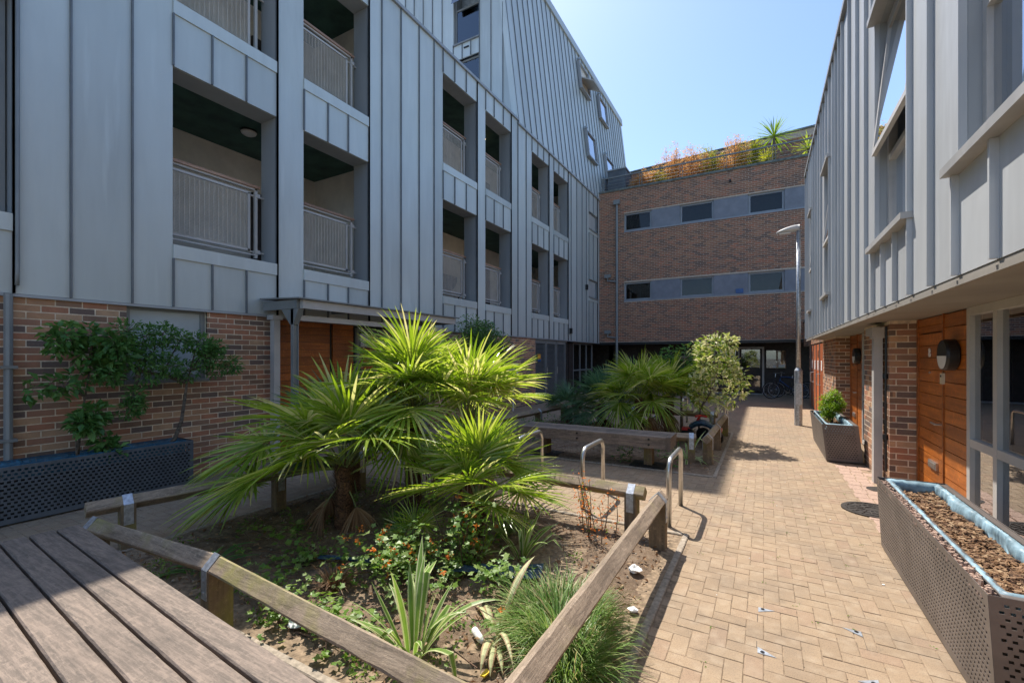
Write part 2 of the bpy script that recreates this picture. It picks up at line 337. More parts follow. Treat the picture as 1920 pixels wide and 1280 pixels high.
# concrete edging round the beds
def edging(b, name):
    x0, y0, x1, y1 = b; m = MB(); e = .05
    def run(a, c, ax):
        n = max(1, int(abs(c - a) / .9)); 
        for i in range(n):
            p, q = a + (c - a) * i / n, a + (c - a) * (i + 1) / n
            yield p + .004, q - .004
    for p, q in run(x0, x1, 0): m.bbox((p, y1, -.05), (q, y1 + e, .012), .006); m.bbox((p, y0 - e, -.05), (q, y0, .012), .006)
    for p, q in run(y0 - e, y1 + e, 1): m.bbox((x0 - e, p, -.05), (x0, q, .012), .006); m.bbox((x1, p, -.05), (x1 + e, q, .012), .006)
    return m.build(name, 'kerb', kind='structure')
edging(BED1, 'kerb'); edging(BED2, 'kerb')
from mathutils import noise as mn
def soil(b, name):
    x0, y0, x1, y1 = b; nx, ny = int((x1 - x0) / .045), int((y1 - y0) / .045); v = []; f = []
    for j in range(ny + 1):
        for i in range(nx + 1):
            x = x0 + (x1 - x0) * i / nx; y = y0 + (y1 - y0) * j / ny
            e = min(x - x0, x1 - x, y - y0, y1 - y)
            h = .03 * mn.noise((x * 1.7, y * 1.7, 0)) + .022 * mn.noise((x * 7, y * 7, 3)) + .014 * mn.noise((x * 19, y * 19, 5))
            v.append((x, y, -.015 + (h + .02) * min(1, e / .25)))
    for j in range(ny):
        for i in range(nx): a = j * (nx + 1) + i; f.append((a, a + 1, a + nx + 2, a + nx + 1))
    me = bpy.data.meshes.new(name); me.from_pydata(v, [], f); me.materials.append(M['soil']); me.polygons.foreach_set('use_smooth', [True] * len(f))
    o = link(name, me, kind='structure'); return o
soil(BED1, 'soil'); soil(BED2, 'soil')

# ------------------------------------------------------------------ brickwork
UB, VB = .225, .075
def brickwork(org, ud, L, z0, z1, nrm, openings=(), seed=1, ph=0):
    """list of (u0,u1,za,zb,full)"""
    rg = random.Random(seed); out = []; rows = int(round((z1 - z0) / VB))
    for r in range(rows):
        za = z0 + r * VB + .006; zb = za + VB - .012; off = (r % 2) * UB / 2 + ph
        n = int(L / UB) + 3
        for i in range(-1, n):
            a = i * UB - off + .006; b = a + UB - .012; segs = [(max(a, 0), min(b, L))]
            for (u0, u1, w0, w1) in openings:
                if zb <= w0 or za >= w1: continue
                ns = []
                for (p, q) in segs:
                    if q <= u0 or p >= u1: ns.append((p, q))
                    else:
                        if p < u0: ns.append((p, u0))
                        if q > u1: ns.append((u1, q))
                segs = ns
            for p, q in segs:
                if q - p > .02: out.append((p, q, za, zb, abs(q - p - (UB - .012)) < 1e-6))
    return out
def lay(bricks, org, ud, nrm, parent, mat, count=0, name='brick', depth=.03, seed=2, cond=None):
    org = Vector(org); ud = Vector(ud); nrm = Vector(nrm); rg = random.Random(seed); rot = math.atan2(ud.y, ud.x)
    flip = Vector((-ud.y, ud.x, 0)).dot(nrm)           # local +Y or -Y faces out
    singles = []
    if count:
        c = [(b, org + ud * (b[0] + b[1]) / 2 + Vector((0, 0, (b[2] + b[3]) / 2))) for b in bricks if b[4]]
        c = [x for x in c if inview(*x[1]) and (cond is None or cond(x[1]))]; c.sort(key=lambda x: (x[1] - EYE).length); singles = c[:count]
        me = MB().box((-(UB - .012) / 2, -depth, -(VB - .012) / 2), ((UB - .012) / 2, 0, (VB - .012) / 2) if flip < 0 else ((UB - .012) / 2, 0, (VB - .012) / 2))
        if flip > 0: me = MB().box((-(UB - .012) / 2, -depth, -(VB - .012) / 2), ((UB - .012) / 2, 0, (VB - .012) / 2))
        else: me = MB().box((-(UB - .012) / 2, 0, -(VB - .012) / 2), ((UB - .012) / 2, depth, (VB - .012) / 2))
        me = me.mesh(name, mat)
        for b, p in singles: link(name, me, parent, p + nrm * rg.uniform(-.0025, .002), rot=(0, 0, rot))
    ss = set(id(b) for b, _ in singles); m = MB()
    for b in bricks:
        if id(b) in ss: continue
        j = rg.uniform(-.0025, .002); p0 = org + ud * b[0]; p1 = org + ud * b[1]; o = nrm * j; i = -nrm * depth
        pts = [p0 + o, p1 + o, p1 + i, p0 + i]
        if flip > 0: pts = pts[::-1]
        m.hexa([(q.x, q.y, b[2]) for q in pts] + [(q.x, q.y, b[3]) for q in pts])
    if m.f: m.build(name, mat, parent, kind='stuff')

# ================================================================== LEFT BUILDING
XL = -6.78; Z0, ZT = 2.28, 9.07
lb = empty('apartment_building', 'tall blue-grey zinc clad apartment block with gallery openings, left of courtyard', 'building', (XL, 8, 0))
def wmat(o):
    b = Matrix.LocRotScale(o.location, o.rotation_euler, o.scale)
    return b if o.parent is None else wmat(o.parent) @ o.matrix_parent_inverse @ b
def P(mb, name, mat, parent=None, **k):
    o = mb.build(name, mat, **k); o.parent = parent; o.matrix_parent_inverse = wmat(parent).inverted(); return o
LB = lambda mb, name, mat, parent=None, **k: P(mb, name, mat, parent or lb, **k)
# brick ground floor: mortar backing as boxes, bricks on it
XB = -6.80
lw = LB(MB().box((XB - .35, -3, -.05), (XB - .0035, 2.47, Z0 - .002)).box((XB - .35, 2.465, -.05), (XB - .0036, 3.385, 1.32)).box((XB - .35, 3.38, -.05), (XB - .0035, 4.34, Z0 - .002)), 'ground_floor_wall', 'mortar')
lw2 = LB(MB().box((XB - .35, 8.05, -.05), (XB - .0035, 13.74, Z0 - .002)), 'ground_floor_wall', 'mortar')
bw = brickwork((XB, -3, 0), (0, 1, 0), 7.34, 0, Z0, (1, 0, 0), [(5.47, 6.38, 1.32, 3)], 3)
def lay_world(bricks, org, ud, nrm, parent, mat, count=0, **k):
    before = set(bpy.data.objects); lay(bricks, org, ud, nrm, None, mat, count, **k)
    inv = wmat(parent).inverted()
    for o in bpy.data.objects:
        if o not in before: o.parent = parent; o.matrix_parent_inverse = inv
lay_world(bw, (XB, -3, 0), (0, 1, 0), (1, 0, 0), lw, 'brick', 300, cond=lambda p: p.z > .5)
lay_world(brickwork((XB, 8.05, 0), (0, 1, 0), 5.69, 0, Z0, (1, 0, 0), [], 5), (XB, 8.05, 0), (0, 1, 0), (1, 0, 0), lw2, 'brick', 0)
# ground floor window
def framed(parent, name, y0, y1, z0, z1, x, out, t=.05, d=.06, mat='greymetal', pane='glass', mull=(), trans=(), sill=0, panename='pane'):
    """window in a plane x=const; out=+1/-1 is the side it faces"""
    xa, xb = sorted((x, x - out * d)); m = MB()
    m.box((xa, y0, z0), (xb, y0 + t, z1)).box((xa, y1 - t, z0), (xb, y1, z1)).box((xa, y0 + t, z0), (xb, y1 - t, z0 + t)).box((xa, y0 + t, z1 - t), (xb, y1 - t, z1))
    for q in mull: m.box((xa, q - t / 2, z0 + t), (xb, q + t / 2, z1 - t))
    for q in trans: m.box((xa + .002, y0 + t, q - t / 2), (xb - .002, y1 - t, q + t / 2))
    f = P(m, name, mat, parent); xm = (xa + xb) / 2
    ys = [y0 + t] + [c for q in sorted(mull) for c in (q - t / 2, q + t / 2)] + [y1 - t]; zs = [z0 + t] + [c for q in sorted(trans) for c in (q - t / 2, q + t / 2)] + [z1 - t]
    for i in range(0, len(ys), 2):
        for j in range(0, len(zs), 2): P(B((xm - .005, ys[i], zs[j]), (xm + .005, ys[i + 1], zs[j + 1])), panename, pane, f)
    if sill: P(B((min(x, x + out * sill) , y0 - .02, z0 - .045), (max(x, x + out * sill), y1 + .02, z0 - .002)), 'sill', mat, f)
    return f
framed(lb, 'window', 2.47, 3.38, 1.33, 2.27, XB - .06, 1, .055, pane='frosted', sill=.09)
LB(B((XB - .35, 2.48, 1.30), (XB - .30, 3.37, 2.27)), 'window_lining', 'window_backing')
# entrance under the canopy
ent = LB(B((XB - .40, 4.34, -.05), (XB - .33, 8.05, Z0)), 'entrance_wall', 'darkroom')
for i in range(17):
    P(B((XB - .33, 4.36, .02 + i * .133), (XB - .295, 5.65, .02 + i * .133 + .127)), 'board', 'cedar', ent)
for i in range(17):
    P(B((XB - .33, 5.72, .02 + i * .133), (XB - .295, 6.20, .02 + i * .133 + .127)), 'board', 'cedar', ent)
framed(lb, 'entrance_door', 6.25, 7.95, .02, 2.2, XB - .25, 1, .07, mull=(7.1,), trans=(1.0,))
LB(MB().box((XB - .35, 4.34, Z0 - .04), (XB, 8.05, Z0 - .005)), 'entrance_soffit', 'greymetal')
# louvred plant room doors and lobby
lo = LB(B((XB - .3, 13.74, -.05), (XB - .2, 16.55, 2.2)), 'plant_room_wall', 'darkroom')
for k in range(3):
    ya = 13.78 + k * .92; yb = ya + .88
    f = LB(MB().box((XB - .12, ya, .02), (XB - .04, ya + .06, 2.2)).box((XB - .12, yb - .06, .02), (XB - .04, yb, 2.2)).box((XB - .12, ya + .06, .02), (XB - .04, yb - .06, .26)).box((XB - .12, ya + .06, 2.1), (XB - .04, yb - .06, 2.2)), 'louvre_door', 'greymetal')
    s = MB()
    for i in range(40):
        z = .27 + i * .0455; s.hexa([(XB - .11, ya + .06, z + .03), (XB - .105, ya + .06, z + .034), (XB - .105, yb - .06, z + .034), (XB - .11, yb - .06, z + .03), (XB - .055, ya + .06, z), (XB - .05, ya + .06, z + .004), (XB - .05, yb - .06, z + .004), (XB - .055, yb - .06, z)])
    P(s, 'louvre_slat', 'greymetal', f, kind='stuff')
    if k: P(MB().tube([(XB - .02, ya + .03, 1.0), (XB - .02, ya + .03, 1.25)], .012), 'handle', 'steel', f)
LB(B((XB - .12, 13.5, 2.2), (XB - .02, 16.6, Z0 - .003)), 'lintel', 'greymetal')
lobby = LB(MB().box((XB - 1.2, 16.6, -.05), (XB - 1.1, 22.3, 2.27)).box((XB - 1.1, 16.55, -.05), (XB - .05, 16.62, 2.27)), 'lobby_wall', 'darkroom')
LB(MB().box((XB - 1.1, 22.45, -.05), (XB + .1, 22.6, 2.27)), 'lobby_end_wall', 'darkroom')
LB(B((XB - 1.2, 16.6, Z0 - .05), (XB - .02, 22.6, Z0 - .036)), 'lobby_ceiling', 'darkpanel')
for i, (a, b) in enumerate(((16.75, 17.25), (17.32, 17.8))):
    d = LB(B((XB - .3, a, .0), (XB - .24, b, 2.2)), 'timber_panel', 'darkpanel')  # recess shade is put into the panels' dark colour
framed(lb, 'lobby_screen', 17.85, 20.3, .0, 2.24, XB - .25, 1, .06, mull=(18.7, 19.5), trans=(1.05,))
# zinc storeys
OP = [(2.956, 4.402), (4.878, 6.308), (8.643, 10.122), (10.549, 12.0), (13.416, 14.782), (15.206, 16.602)]
OPS = {0: (3.433, 3.911), 1: (5.355, 5.802), 2: (9.114, 9.612), 3: (11.0, 11.517), 4: (13.863, 14.332), 5: (15.674, 16.167)}
ROWS = [(3.10, 5.45), (6.32, 8.52)]
FULL = [(1.517, 1.956), (1.956, 2.516), (2.516, 2.956), (4.402, 4.878), (6.308, 6.646), (6.646, 7.199), (7.199, 7.777), (7.777, 8.301), (8.301, 8.643), (10.122, 10.549), (12.0, 12.429), (12.429, 12.992), (12.992, 13.416), (14.782, 15.206), (16.602, 16.911), (16.911, 17.53), (17.53, 18.154), (18.154, 18.681), (18.681, 19.022), (20.19, 20.5)]
SMALL = (19.022, 20.19); LEFTW = (.05, 1.517); FULL += [(-.45, .05), (-.95, -.45), (-1.5, -.95), (-2.2, -1.5), (-3, -2.2)]
core = MB(); D0, D1 = XL - .42, XL - .045
def panel(y0, y1, z0, z1, seam=True, name='cladding_panel', x=XL):
    m = MB().box((x - .04, y0 + .004, z0), (x, y1 - .004, z1))
    if seam: m.box((x - .001, y0 - .009, z0 + .001), (x + .03, y0 + .009, z1 - .001), 1)
    return LB(m, name, ['zinc', 'seam'])
for y0, y1 in FULL: panel(y0, y1, Z0, ZT); core.box((D0, y0, Z0), (D1, y1, ZT))
def column(y0, y1, splits, rows):
    zz = Z0
    ed = [y0] + list(splits) + [y1]
    for (s, h) in list(rows) + [(ZT, None)]:
        for a, b in zip(ed, ed[1:]): panel(a, b, zz, s - (.18 if h else 0))
        core.box((D0, y0, zz), (D1, y1, s if not h else s - .01))
        if h:
            LB(MB().box((XL - .44, y0 - .002, s - .18), (XL + .022, y1 + .002, s)), 'sill', 'zinc')
            zz = h
    LB(MB().box((XL - .03, y1 - .009, Z0), (XL + .03, y1 + .009, ZT)), 'seam', 'seam')
for i, (y0, y1) in enumerate(OP): column(y0, y1, OPS[i], ROWS)
column(*SMALL, (19.592,), [(4.30, 5.11), (7.34, 8.13)])
column(*LEFTW, (.55, 1.05), [(3.10, 5.45), (6.32, 8.52)])
core.box((D0, 20.5, Z0), (D1, 27, ZT)); 
LB(core, 'wall_core', 'zinc_dark')
LB(B((XL - .42, -3, Z0 - .004 - .03), (XL + .012, 20.5, Z0 - .004)), 'drip_trim', 'zinc_dark')
# ledge flashing on top of the second floor
LB(MB().box((XL - .5, -3, ZT + .001), (XL + .05, 12.40, ZT + .07)), 'ledge_flashing', 'zinc_dark')
LB(MB().box((XL - .45, 12.42, ZT - .10), (XL + .06, 27, ZT - .04)), 'ledge_flashing', 'zinc_dark')
# gallery interior
for k, (fz, cz) in enumerate(((2.95, 5.72), (6.16, 8.86))):
    LB(B((-9.2, -3, fz - .12), (D0 + .01, 18.6, fz)), 'gallery_floor', 'beige')
    LB(B((-9.2, -3, cz), (D0 + .01, 18.6, cz + .1)), 'gallery_ceiling', 'green_ceil')
    LB(B((-9.35, -3, fz), (-9.2, 18.6, cz)), 'gallery_back_wall', 'beige')
    LB(B((-9.2, 18.6, fz - .1), (D0, 18.7, cz + .1)), 'gallery_cross_wall', 'beige'); LB(B((-9.2, 6.9, fz), (D0, 7.05, cz)), 'gallery_cross_wall', 'beige')
    for yd in (2.2, 5.4, 9.9, 13.6): LB(B((-9.2, yd, fz), (-9.14, yd + .95, fz + 2.05)), 'flat_door', 'darkpanel')
# railings
def railing(y0, y1, zf):
    x = XL - .33; zt = zf + 1.12
    fr = MB(); ya, yb = y0 + .03, y1 - .12
    fr.box((x - .02, yb - .05, zf - .02), (x + .02, yb - .01, zt)).box((x - .015, yb - .16, zf + .08), (x + .015, yb - .125, zt - .12))
    fr.box((x - .015, ya, zt - .14), (x + .015, yb - .12, zt - .105)).box((x - .015, ya, zf + .08), (x + .015, yb - .12, zf + .11)).box((x - .02, ya, zt - .06), (x + .02, yb, zt - .03)).box((x - .012, ya, zf + .02), (x + .012, yb, zf + .04))
    f = LB(fr, 'railing', 'lightgrey')
    for z in (zf + .08, zt - .14): P(MB().tube([(x - .03, yb + .13, z), (x - .03, yb - .16, z)], .016).box((x - .05, yb - .04, z - .03), (x + .03, yb + .03, z + .03)), 'bracket', 'lightgrey', f)
    P(MB().box((x - .045, ya - .02, zt - .028), (x + .045, yb + .02, zt + .012)), 'handrail', 'handrail', f)
    m = MB(); w = .0030; n = int((yb - ya - .15) / .062)
    for i in range(n + 1): q = ya + i * (yb - .14 - ya) / n; m.box((x - w, q - w, zf + .1), (x + w, q + w, zt - .12))
    n = int((zt - zf - .24) / .021)
    for i in range(n): z = zf + .12 + i * .021; m.box((x - w + .004, ya, z - w), (x + w + .004, yb - .14, z + w))
    P(m, 'wire_mesh', 'mesh', f)
for (y0, y1) in OP:
    for (s, h) in ROWS: railing(y0, y1, s + .12)
# windows in the same wall
for s, h in ((4.30, 5.11), (7.34, 8.13)):
    framed(lb, 'window', 19.03, 20.18, s, h, XL - .06, 1, .05, sill=.12, pane='paleglass')
    LB(B((XL - .41, 19.03, s), (XL - .39, 20.18, h)), 'window_blind', 'window_backing')
for s, h in ((3.10, 5.45), (6.32, 8.52)):
    framed(lb, 'window', .06, 1.50, s, h, XL - .2, 1, .06, mull=(.8,), trans=(s + .9,), pane='frosted')
LB(MB().tube([(XL + .05, 1.535, 8.9), (XL + .05, 1.535, 2.5), (XL + .06, 1.53, 2.36)], .018), 'overflow_pipe', 'greymetal', smooth=True)
LB(MB().tube([(XL + .05, 1.47, 2.27), (XL + .05, 1.47, .0)], .035).box((XL - .0, 1.41, 1.5), (XL + .09, 1.53, 1.53)).box((XL - .0, 1.41, .75), (XL + .09, 1.53, .78)), 'downpipe', 'greymetal', smooth=False)
for y, z in ((18.60, 4.55), (16.75, 2.55)): LB(B((XL, y, z), (XL + .1, y + .1, z + .22)), 'wall_vent', 'black')
# ---- tall block: gable end facing the camera side, mansard facing the court
KM = .12; ZR = 16.0; YG = 12.40; XG0 = -15.0
def mx(z): return XL + .02 - KM * (z - (ZT - .04))
xs = [-15, -14.55, -14.1, -13.65, -13.2, -12.75, -12.3, -11.87, -11.44, -11.02, -10.6, -10.18, -9.75, -9.27]
def gpanel(x0, x1, z0, z1, slope=False):
    m = MB()
    if slope: m.hexa([(x0 + .004, YG, z0), (mx(z0), YG, z0), (mx(z0), YG + .04, z0), (x0 + .004, YG + .04, z0), (x0 + .004, YG, z1), (mx(z1), YG, z1), (mx(z1), YG + .04, z1), (x0 + .004, YG + .04, z1)])
    else: m.box((x0 + .004, YG, z0), (x1 - .004, YG + .04, z1))
    m.box((x0 - .009, YG - .03, z0), (x0 + .009, YG + .001, z1), 1); LB(m, 'cladding_panel', ['zinc', 'seam'])
for a, b in zip(xs, xs[1:]): gpanel(a, b, ZT + .07, ZR)
gw0, gw1 = -9.27, -8.2
for z0, z1 in ((ZT + .07, 9.9), (11.72, 12.25), (14.9, ZR)):
    for a, b in ((gw0, -8.9), (-8.9, -8.55), (-8.55, gw1)): gpanel(a, b, z0, z1)
gpanel(gw1, -7.75, ZT + .07, ZR); gpanel(-7.75, -7.3, ZT + .07, 13.4); gpanel(-7.3, 0, ZT + .07, 13.0, True)
LB(MB().hexa([(-7.74, YG, 13.41), (mx(13.41), YG, 13.41), (mx(13.41), YG + .04, 13.41), (-7.74, YG + .04, 13.41), (-7.74, YG, ZR), (mx(ZR), YG, ZR), (mx(ZR), YG + .04, ZR), (-7.74, YG + .04, ZR)]), 'cladding_panel', 'zinc')
LB(MB().hexa([(mx(ZT) - .17, YG - .03, ZT + .05), (mx(ZT) + .01, YG - .03, ZT + .05), (mx(ZT) + .01, YG + .05, ZT + .05), (mx(ZT) - .17, YG + .05, ZT + .05), (mx(ZR) - .17, YG - .03, ZR), (mx(ZR) + .01, YG - .03, ZR), (mx(ZR) + .01, YG + .05, ZR), (mx(ZR) - .17, YG + .05, ZR)]), 'corner_trim', 'zinc')
def gwin(x0, x1, z0, z1, name='window', open_top=False):
    t = .055; y = YG + .10; m = MB().box((x0, y, z0), (x0 + t, y + .06, z1)).box((x1 - t, y, z0), (x1, y + .06, z1)).box((x0 + t, y, z0), (x1 - t, y + .06, z0 + t)).box((x0 + t, y, z1 - t), (x1 - t, y + .06, z1))
    m.box((x0 - .01, YG - .05, z0 - .05), (x1 + .01, YG + .1, z0 - .003)); 
    if open_top: m.box((x0 + t, y, 13.45), (x1 - t, y + .06, 13.5))
    f = LB(m, name, 'greymetal'); P(B((x0 + t, y + .025, z0 + t), (x1 - t, y + .035, (13.45 if open_top else z1 - t))), 'pane', 'glass', f)
    if open_top:
        P(MB().hexa([(x0 + t, y - .32, 13.52), (x1 - t, y - .32, 13.52), (x1 - t, y - .30, 13.53), (x0 + t, y - .30, 13.53), (x0 + t, y + .02, z1 - t), (x1 - t, y + .02, z1 - t), (x1 - t, y + .04, z1 - t), (x0 + t, y + .04, z1 - t)]), 'open_sash', 'glass', f)
    LB(B((x0, YG + .5, z0), (x1, YG + .52, z1)), 'curtain', 'curtain')
gwin(gw0 + .01, gw1 - .01, 12.26, 14.88, open_top=True); gwin(gw0 + .01, gw1 - .01, 9.92, 11.70)
LB(B((-8.82, YG - .03, 12.02), (-8.62, YG - .002, 12.06)), 'wall_vent', 'black')
LB(MB().hexa([(-15, YG + .6, ZT), (mx(ZT) - .25, YG + .6, ZT), (mx(ZT) - .25, 27.0, ZT), (-15, 27.0, ZT), (-15, YG + .6, ZR - .05), (mx(ZR) - .2, YG + .6, ZR - .05), (mx(ZR) - .2, 27.0, ZR - .05), (-15, 27.0, ZR - .05)]), 'block_core', 'zinc_dark')
LB(MB().box((-15, YG + .045, ZT), (gw0, YG + .6, ZR - .05)).box((gw1, YG + .045, ZT), (mx(ZT) - .25, YG + .6, 11)), 'gable_core', 'zinc_dark')
pw = .455; n = int((27 - YG) / pw)
SK = [(19.3, 20.55, 13.85, 15.15), (22.05, 23.35, 13.75, 14.98), (19.2, 20.45, 10.63, 11.88), (22.0, 23.4, 10.54, 11.81)]
def mpanel(y0, y1, z0, z1):
    def s(y, z, d): return (mx(z) + d, y, z + d * KM)
    m = MB().hexa([s(y0 + .004, z0, -.04), s(y0 + .004, z0, 0), s(y1 - .004, z0, 0), s(y1 - .004, z0, -.04), s(y0 + .004, z1, -.04), s(y0 + .004, z1, 0), s(y1 - .004, z1, 0), s(y1 - .004, z1, -.04)])
    m.hexa([s(y0 - .010, z0, -.002), s(y0 - .010, z0, .028), s(y0 + .010, z0, .028), s(y0 + .010, z0, -.002), s(y0 - .010, z1, -.002), s(y0 - .010, z1, .028), s(y0 + .010, z1, .028), s(y0 + .010, z1, -.002)], 1)
    LB(m, 'cladding_panel', ['zinc', 'seam'])
for i in range(n): mpanel(YG + .05 + i * pw, YG + .05 + (i + 1) * pw, ZT - .04, ZR)
def slab(y0, y1, z0, z1, d0, d1, mb=None):
    def s(y, z, d): return (mx(z) + d, y, z + d * KM)
    return (mb or MB()).hexa([s(y0, z0, d0), s(y0, z0, d1), s(y1, z0, d1), s(y1, z0, d0), s(y0, z1, d0), s(y0, z1, d1), s(y1, z1, d1), s(y1, z1, d0)])
for i, (a, b, z0, z1) in enumerate(SK):
    t = .07; m = MB(); slab(a, a + t, z0, z1, .03, .16, m); slab(b - t, b, z0, z1, .03, .16, m); slab(a + t, b - t, z0, z0 + t, .03, .16, m); slab(a + t, b - t, z1 - t, z1, .03, .16, m)
    f = LB(m, 'roof_window', 'zinc_dark')
    if i: P(slab(a + t, b - t, z0 + t, z1 - t, .08, .10), 'pane', 'glass', f)
    else:
        P(slab(a + t, b - t, z0 + t, z1 - t, .035, .05), 'lining', 'beige', f)
        m = MB(); zc = (z0 + z1) / 2 - .05; x = mx(zc); m.hexa([(x + .0, a + .09, zc), (x + .75, a + .09, zc - .42), (x + .75, b - .09, zc - .42), (x, b - .09, zc), (x, a + .09, zc + .05), (x + .75, a + .09, zc - .37), (x + .75, b - .09, zc - .37), (x, b - .09, zc + .05)])
        P(m, 'open_sash', 'lightgrey', f)
    P(slab(a - .03, a + .06, z1 + .0, z1 + .1, .05, .2), 'hinge_cap', 'galv', f)
LB(slab(YG - .04, 27.05, ZR - .35, ZR + .04, -.2, .07), 'eaves_fascia', 'zinc')
LB(MB().box((-15, YG - .05, ZR - .02), (mx(ZR) + .05, YG + .3, ZR + .08)), 'verge_trim', 'zinc')
LB(MB().box((-15, YG + .25, ZR - .04), (mx(ZR) - .15, 27, ZR + .03)).box((-15, -3, ZT - .15), (D0, YG, ZT - .02)).box((-15, -3, 0), (-14.8, 27, ZT - .15)), 'roof', 'zinc_dark')
# gallery lights (things fixed to ceilings)
def gallery_light(x, y, z, lit, label):
    t = empty('ceiling_light', label, 'light', (x, y, z), 'round gallery ceiling lights')
    MB().tube([(0, 0, 0), (0, 0, -.03)], .14, 20).build('rim', 'black', t)
    MB().tube([(0, 0, -.03), (0, 0, -.055), (0, 0, -.08), (0, 0, -.09)], [.13, .12, .08, .02], 20).build('diffuser', 'lit' if lit else 'white', t, smooth=True)
gallery_light(-8.15, 4.75, 5.72, False, 'unlit white dome light on green ceiling of lower gallery, nearest opening')
gallery_light(-8.15, 12.45, 8.86, True, 'lit warm dome light on upper gallery ceiling, fourth opening column')
gallery_light(-8.3, 12.4, 5.72, True, 'lit warm dome light on lower gallery ceiling, fourth opening column')
gallery_light(-8.2, 10.2, 8.86, False, 'unlit dome light on upper gallery ceiling, third opening column')

# canopy over the entrance
cn = empty('entrance_canopy', 'grey steel canopy on posts over timber entrance behind the palms', 'canopy', (-6.3, 6, 0))
CP = lambda mb, n, m, **k: P(mb, n, m, cn, **k)
CP(MB().hexa([(-6.75, 4.1, 2.50), (-5.80, 4.1, 2.46), (-5.80, 8.0, 2.46), (-6.75, 8.0, 2.50), (-6.75, 4.1, 2.52), (-5.80, 4.1, 2.48), (-5.80, 8.0, 2.48), (-6.75, 8.0, 2.52)]), 'roof_sheet', 'greymetal')
CP(MB().box((-5.92, 4.2, 2.33), (-5.85, 7.9, 2.455)), 'fascia_beam', 'lightgrey')
for y in (4.15, 7.88): CP(MB().box((-6.74, y, 2.33), (-5.925, y + .05, 2.46)), 'side_beam', 'greymetal')
for y in (5.4, 6.7): CP(MB().box((-6.74, y, 2.38), (-5.925, y + .05, 2.45)), 'rafter', 'greymetal')
for y in (4.16, 7.1):
    CP(MB().box((-6.08, y, 0), (-6.02, y + .012, 2.33)).box((-6.08, y + .078, 0), (-6.02, y + .09, 2.33)).box((-6.055, y + .012, 0), (-6.045, y + .078, 2.33)).hexa([(-6.1, y, 2.1), (-6.02, y, 2.1), (-6.02, y + .09, 2.1), (-6.1, y + .09, 2.1), (-6.3, y, 2.328), (-5.9, y, 2.328), (-5.9, y + .09, 2.328), (-6.3, y + .09, 2.328)]), 'post', 'greymetal')
CP(MB().box((-6.06, 4.26, 2.16), (-6.0, 7.85, 2.24)), 'light_rail', 'lightgrey')
dp = MB().box((-6.72, 4.25, 0), (-6.62, 4.35, 2.25)).box((-6.76, 4.22, 2.2), (-6.6, 4.38, 2.27)); tag(dp.build('downpipe', 'lightgrey'), 'square grey downpipe on brick wall beside entrance canopy', 'downpipe')

# ================================================================== BACK BUILDING
YB = 20.5; BZ0, BZ1 = 2.30, 9.30
bb = empty('brick_building', 'brown brick building across the far end with two rows of windows', 'building', (-2, YB, 0))
BBP = lambda mb, n, m, parent=None, **k: P(mb, n, m, parent or bb, **k)
WX = [(-5.606, -4.384), (-3.165, -1.831), (-.546, .709)]; BANDS = [(4.18, 5.03), (7.36, 8.20)]
bmo = MB(); X0, X1 = -6.95, 3.2
zz = BZ0
for (a, b) in BANDS + [(BZ1, None)]:
    bmo.box((X0, YB + .0035, zz), (X1, YB + .35, a)); 
    if b: bmo.box((X0, YB + .0035, a), (WX[0][0] - .0, YB + .35, b)); zz = b
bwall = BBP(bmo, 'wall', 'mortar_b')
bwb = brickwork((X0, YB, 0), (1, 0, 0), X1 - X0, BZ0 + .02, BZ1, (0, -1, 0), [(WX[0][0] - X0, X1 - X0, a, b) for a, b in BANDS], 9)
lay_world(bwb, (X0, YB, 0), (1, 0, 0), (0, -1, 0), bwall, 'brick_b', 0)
PX = [(-4.384, -3.165), (-1.831, -.546), (.709, 3.2)]
for a, b in BANDS:
    for x0, x1 in PX: BBP(MB().box((x0 + .006, YB + .02, a + .03), (x1 - .006, YB + .3, b)), 'panel', 'panelgrey')
    BBP(MB().box((WX[0][0], YB - .012, a - .03), (X1, YB + .3, a + .028)), 'sill', 'framegrey')
    for x0, x1 in WX:
        t = .075; y = YB + .09
        f = BBP(MB().box((x0, y, a + .03), (x0 + t, y + .08, b)).box((x1 - t, y, a + .03), (x1, y + .08, b)).box((x0 + t, y, a + .03), (x1 - t, y + .08, a + .03 + t)).box((x0 + t, y, b - t), (x1 - t, y + .08, b)), 'window', 'framegrey')
        BBP(B((x0 + t, y + .03, a + .03 + t), (x1 - t, y + .04, b - t)), 'pane', 'glass_dark', f)
        BBP(B((x0, YB + .3, a), (x1, YB + .32, b)), 'window_backing', 'darkroom' if a > 6 else 'browndark', f)  # upper row: a dark sheet stands in for the unlit room
BBP(B((X0, YB - .05, BZ1 + .001), (X1, YB + .4, BZ1 + .09)), 'coping', 'coping')
BBP(MB().box((X0, YB + .4, BZ1 - .3), (X1, 27, BZ1 - .02)).box((X0, YB + .36, BZ0), (X1, YB + .4, BZ1)), 'roof', 'darkroom')
BBP(B((X0, YB - .0, BZ0 - .11), (X1, YB + .35, BZ0 - .0)), 'lintel', 'black')
BBP(B((X0, YB + .35, BZ0 - .06), (X1, 27, BZ0)), 'underpass_soffit', 'darkpanel')
BBP(MB().tube([(-5.92, YB - .07, 8.7), (-5.92, YB - .07, .0)], .055, 10).box((-6.06, YB - .16, 8.65), (-5.78, YB - .004, 8.85)), 'downpipe', 'greymetal')
for z in (5.2, 2.6): BBP(MB().box((-6.5, YB - .14, z + .1), (-6.2, YB - .004, z + .26)).tube([(-6.35, YB - .07, z + .1), (-6.35, YB - .07, z - .05), (-5.95, YB - .07, z - .1)], .04, 8), 'pipe_hopper', 'greymetal')
BBP(MB().tube([(-1.2, YB - .15, 8.85), (-1.2, YB, 8.85)], .04), 'overflow_spout', 'black')
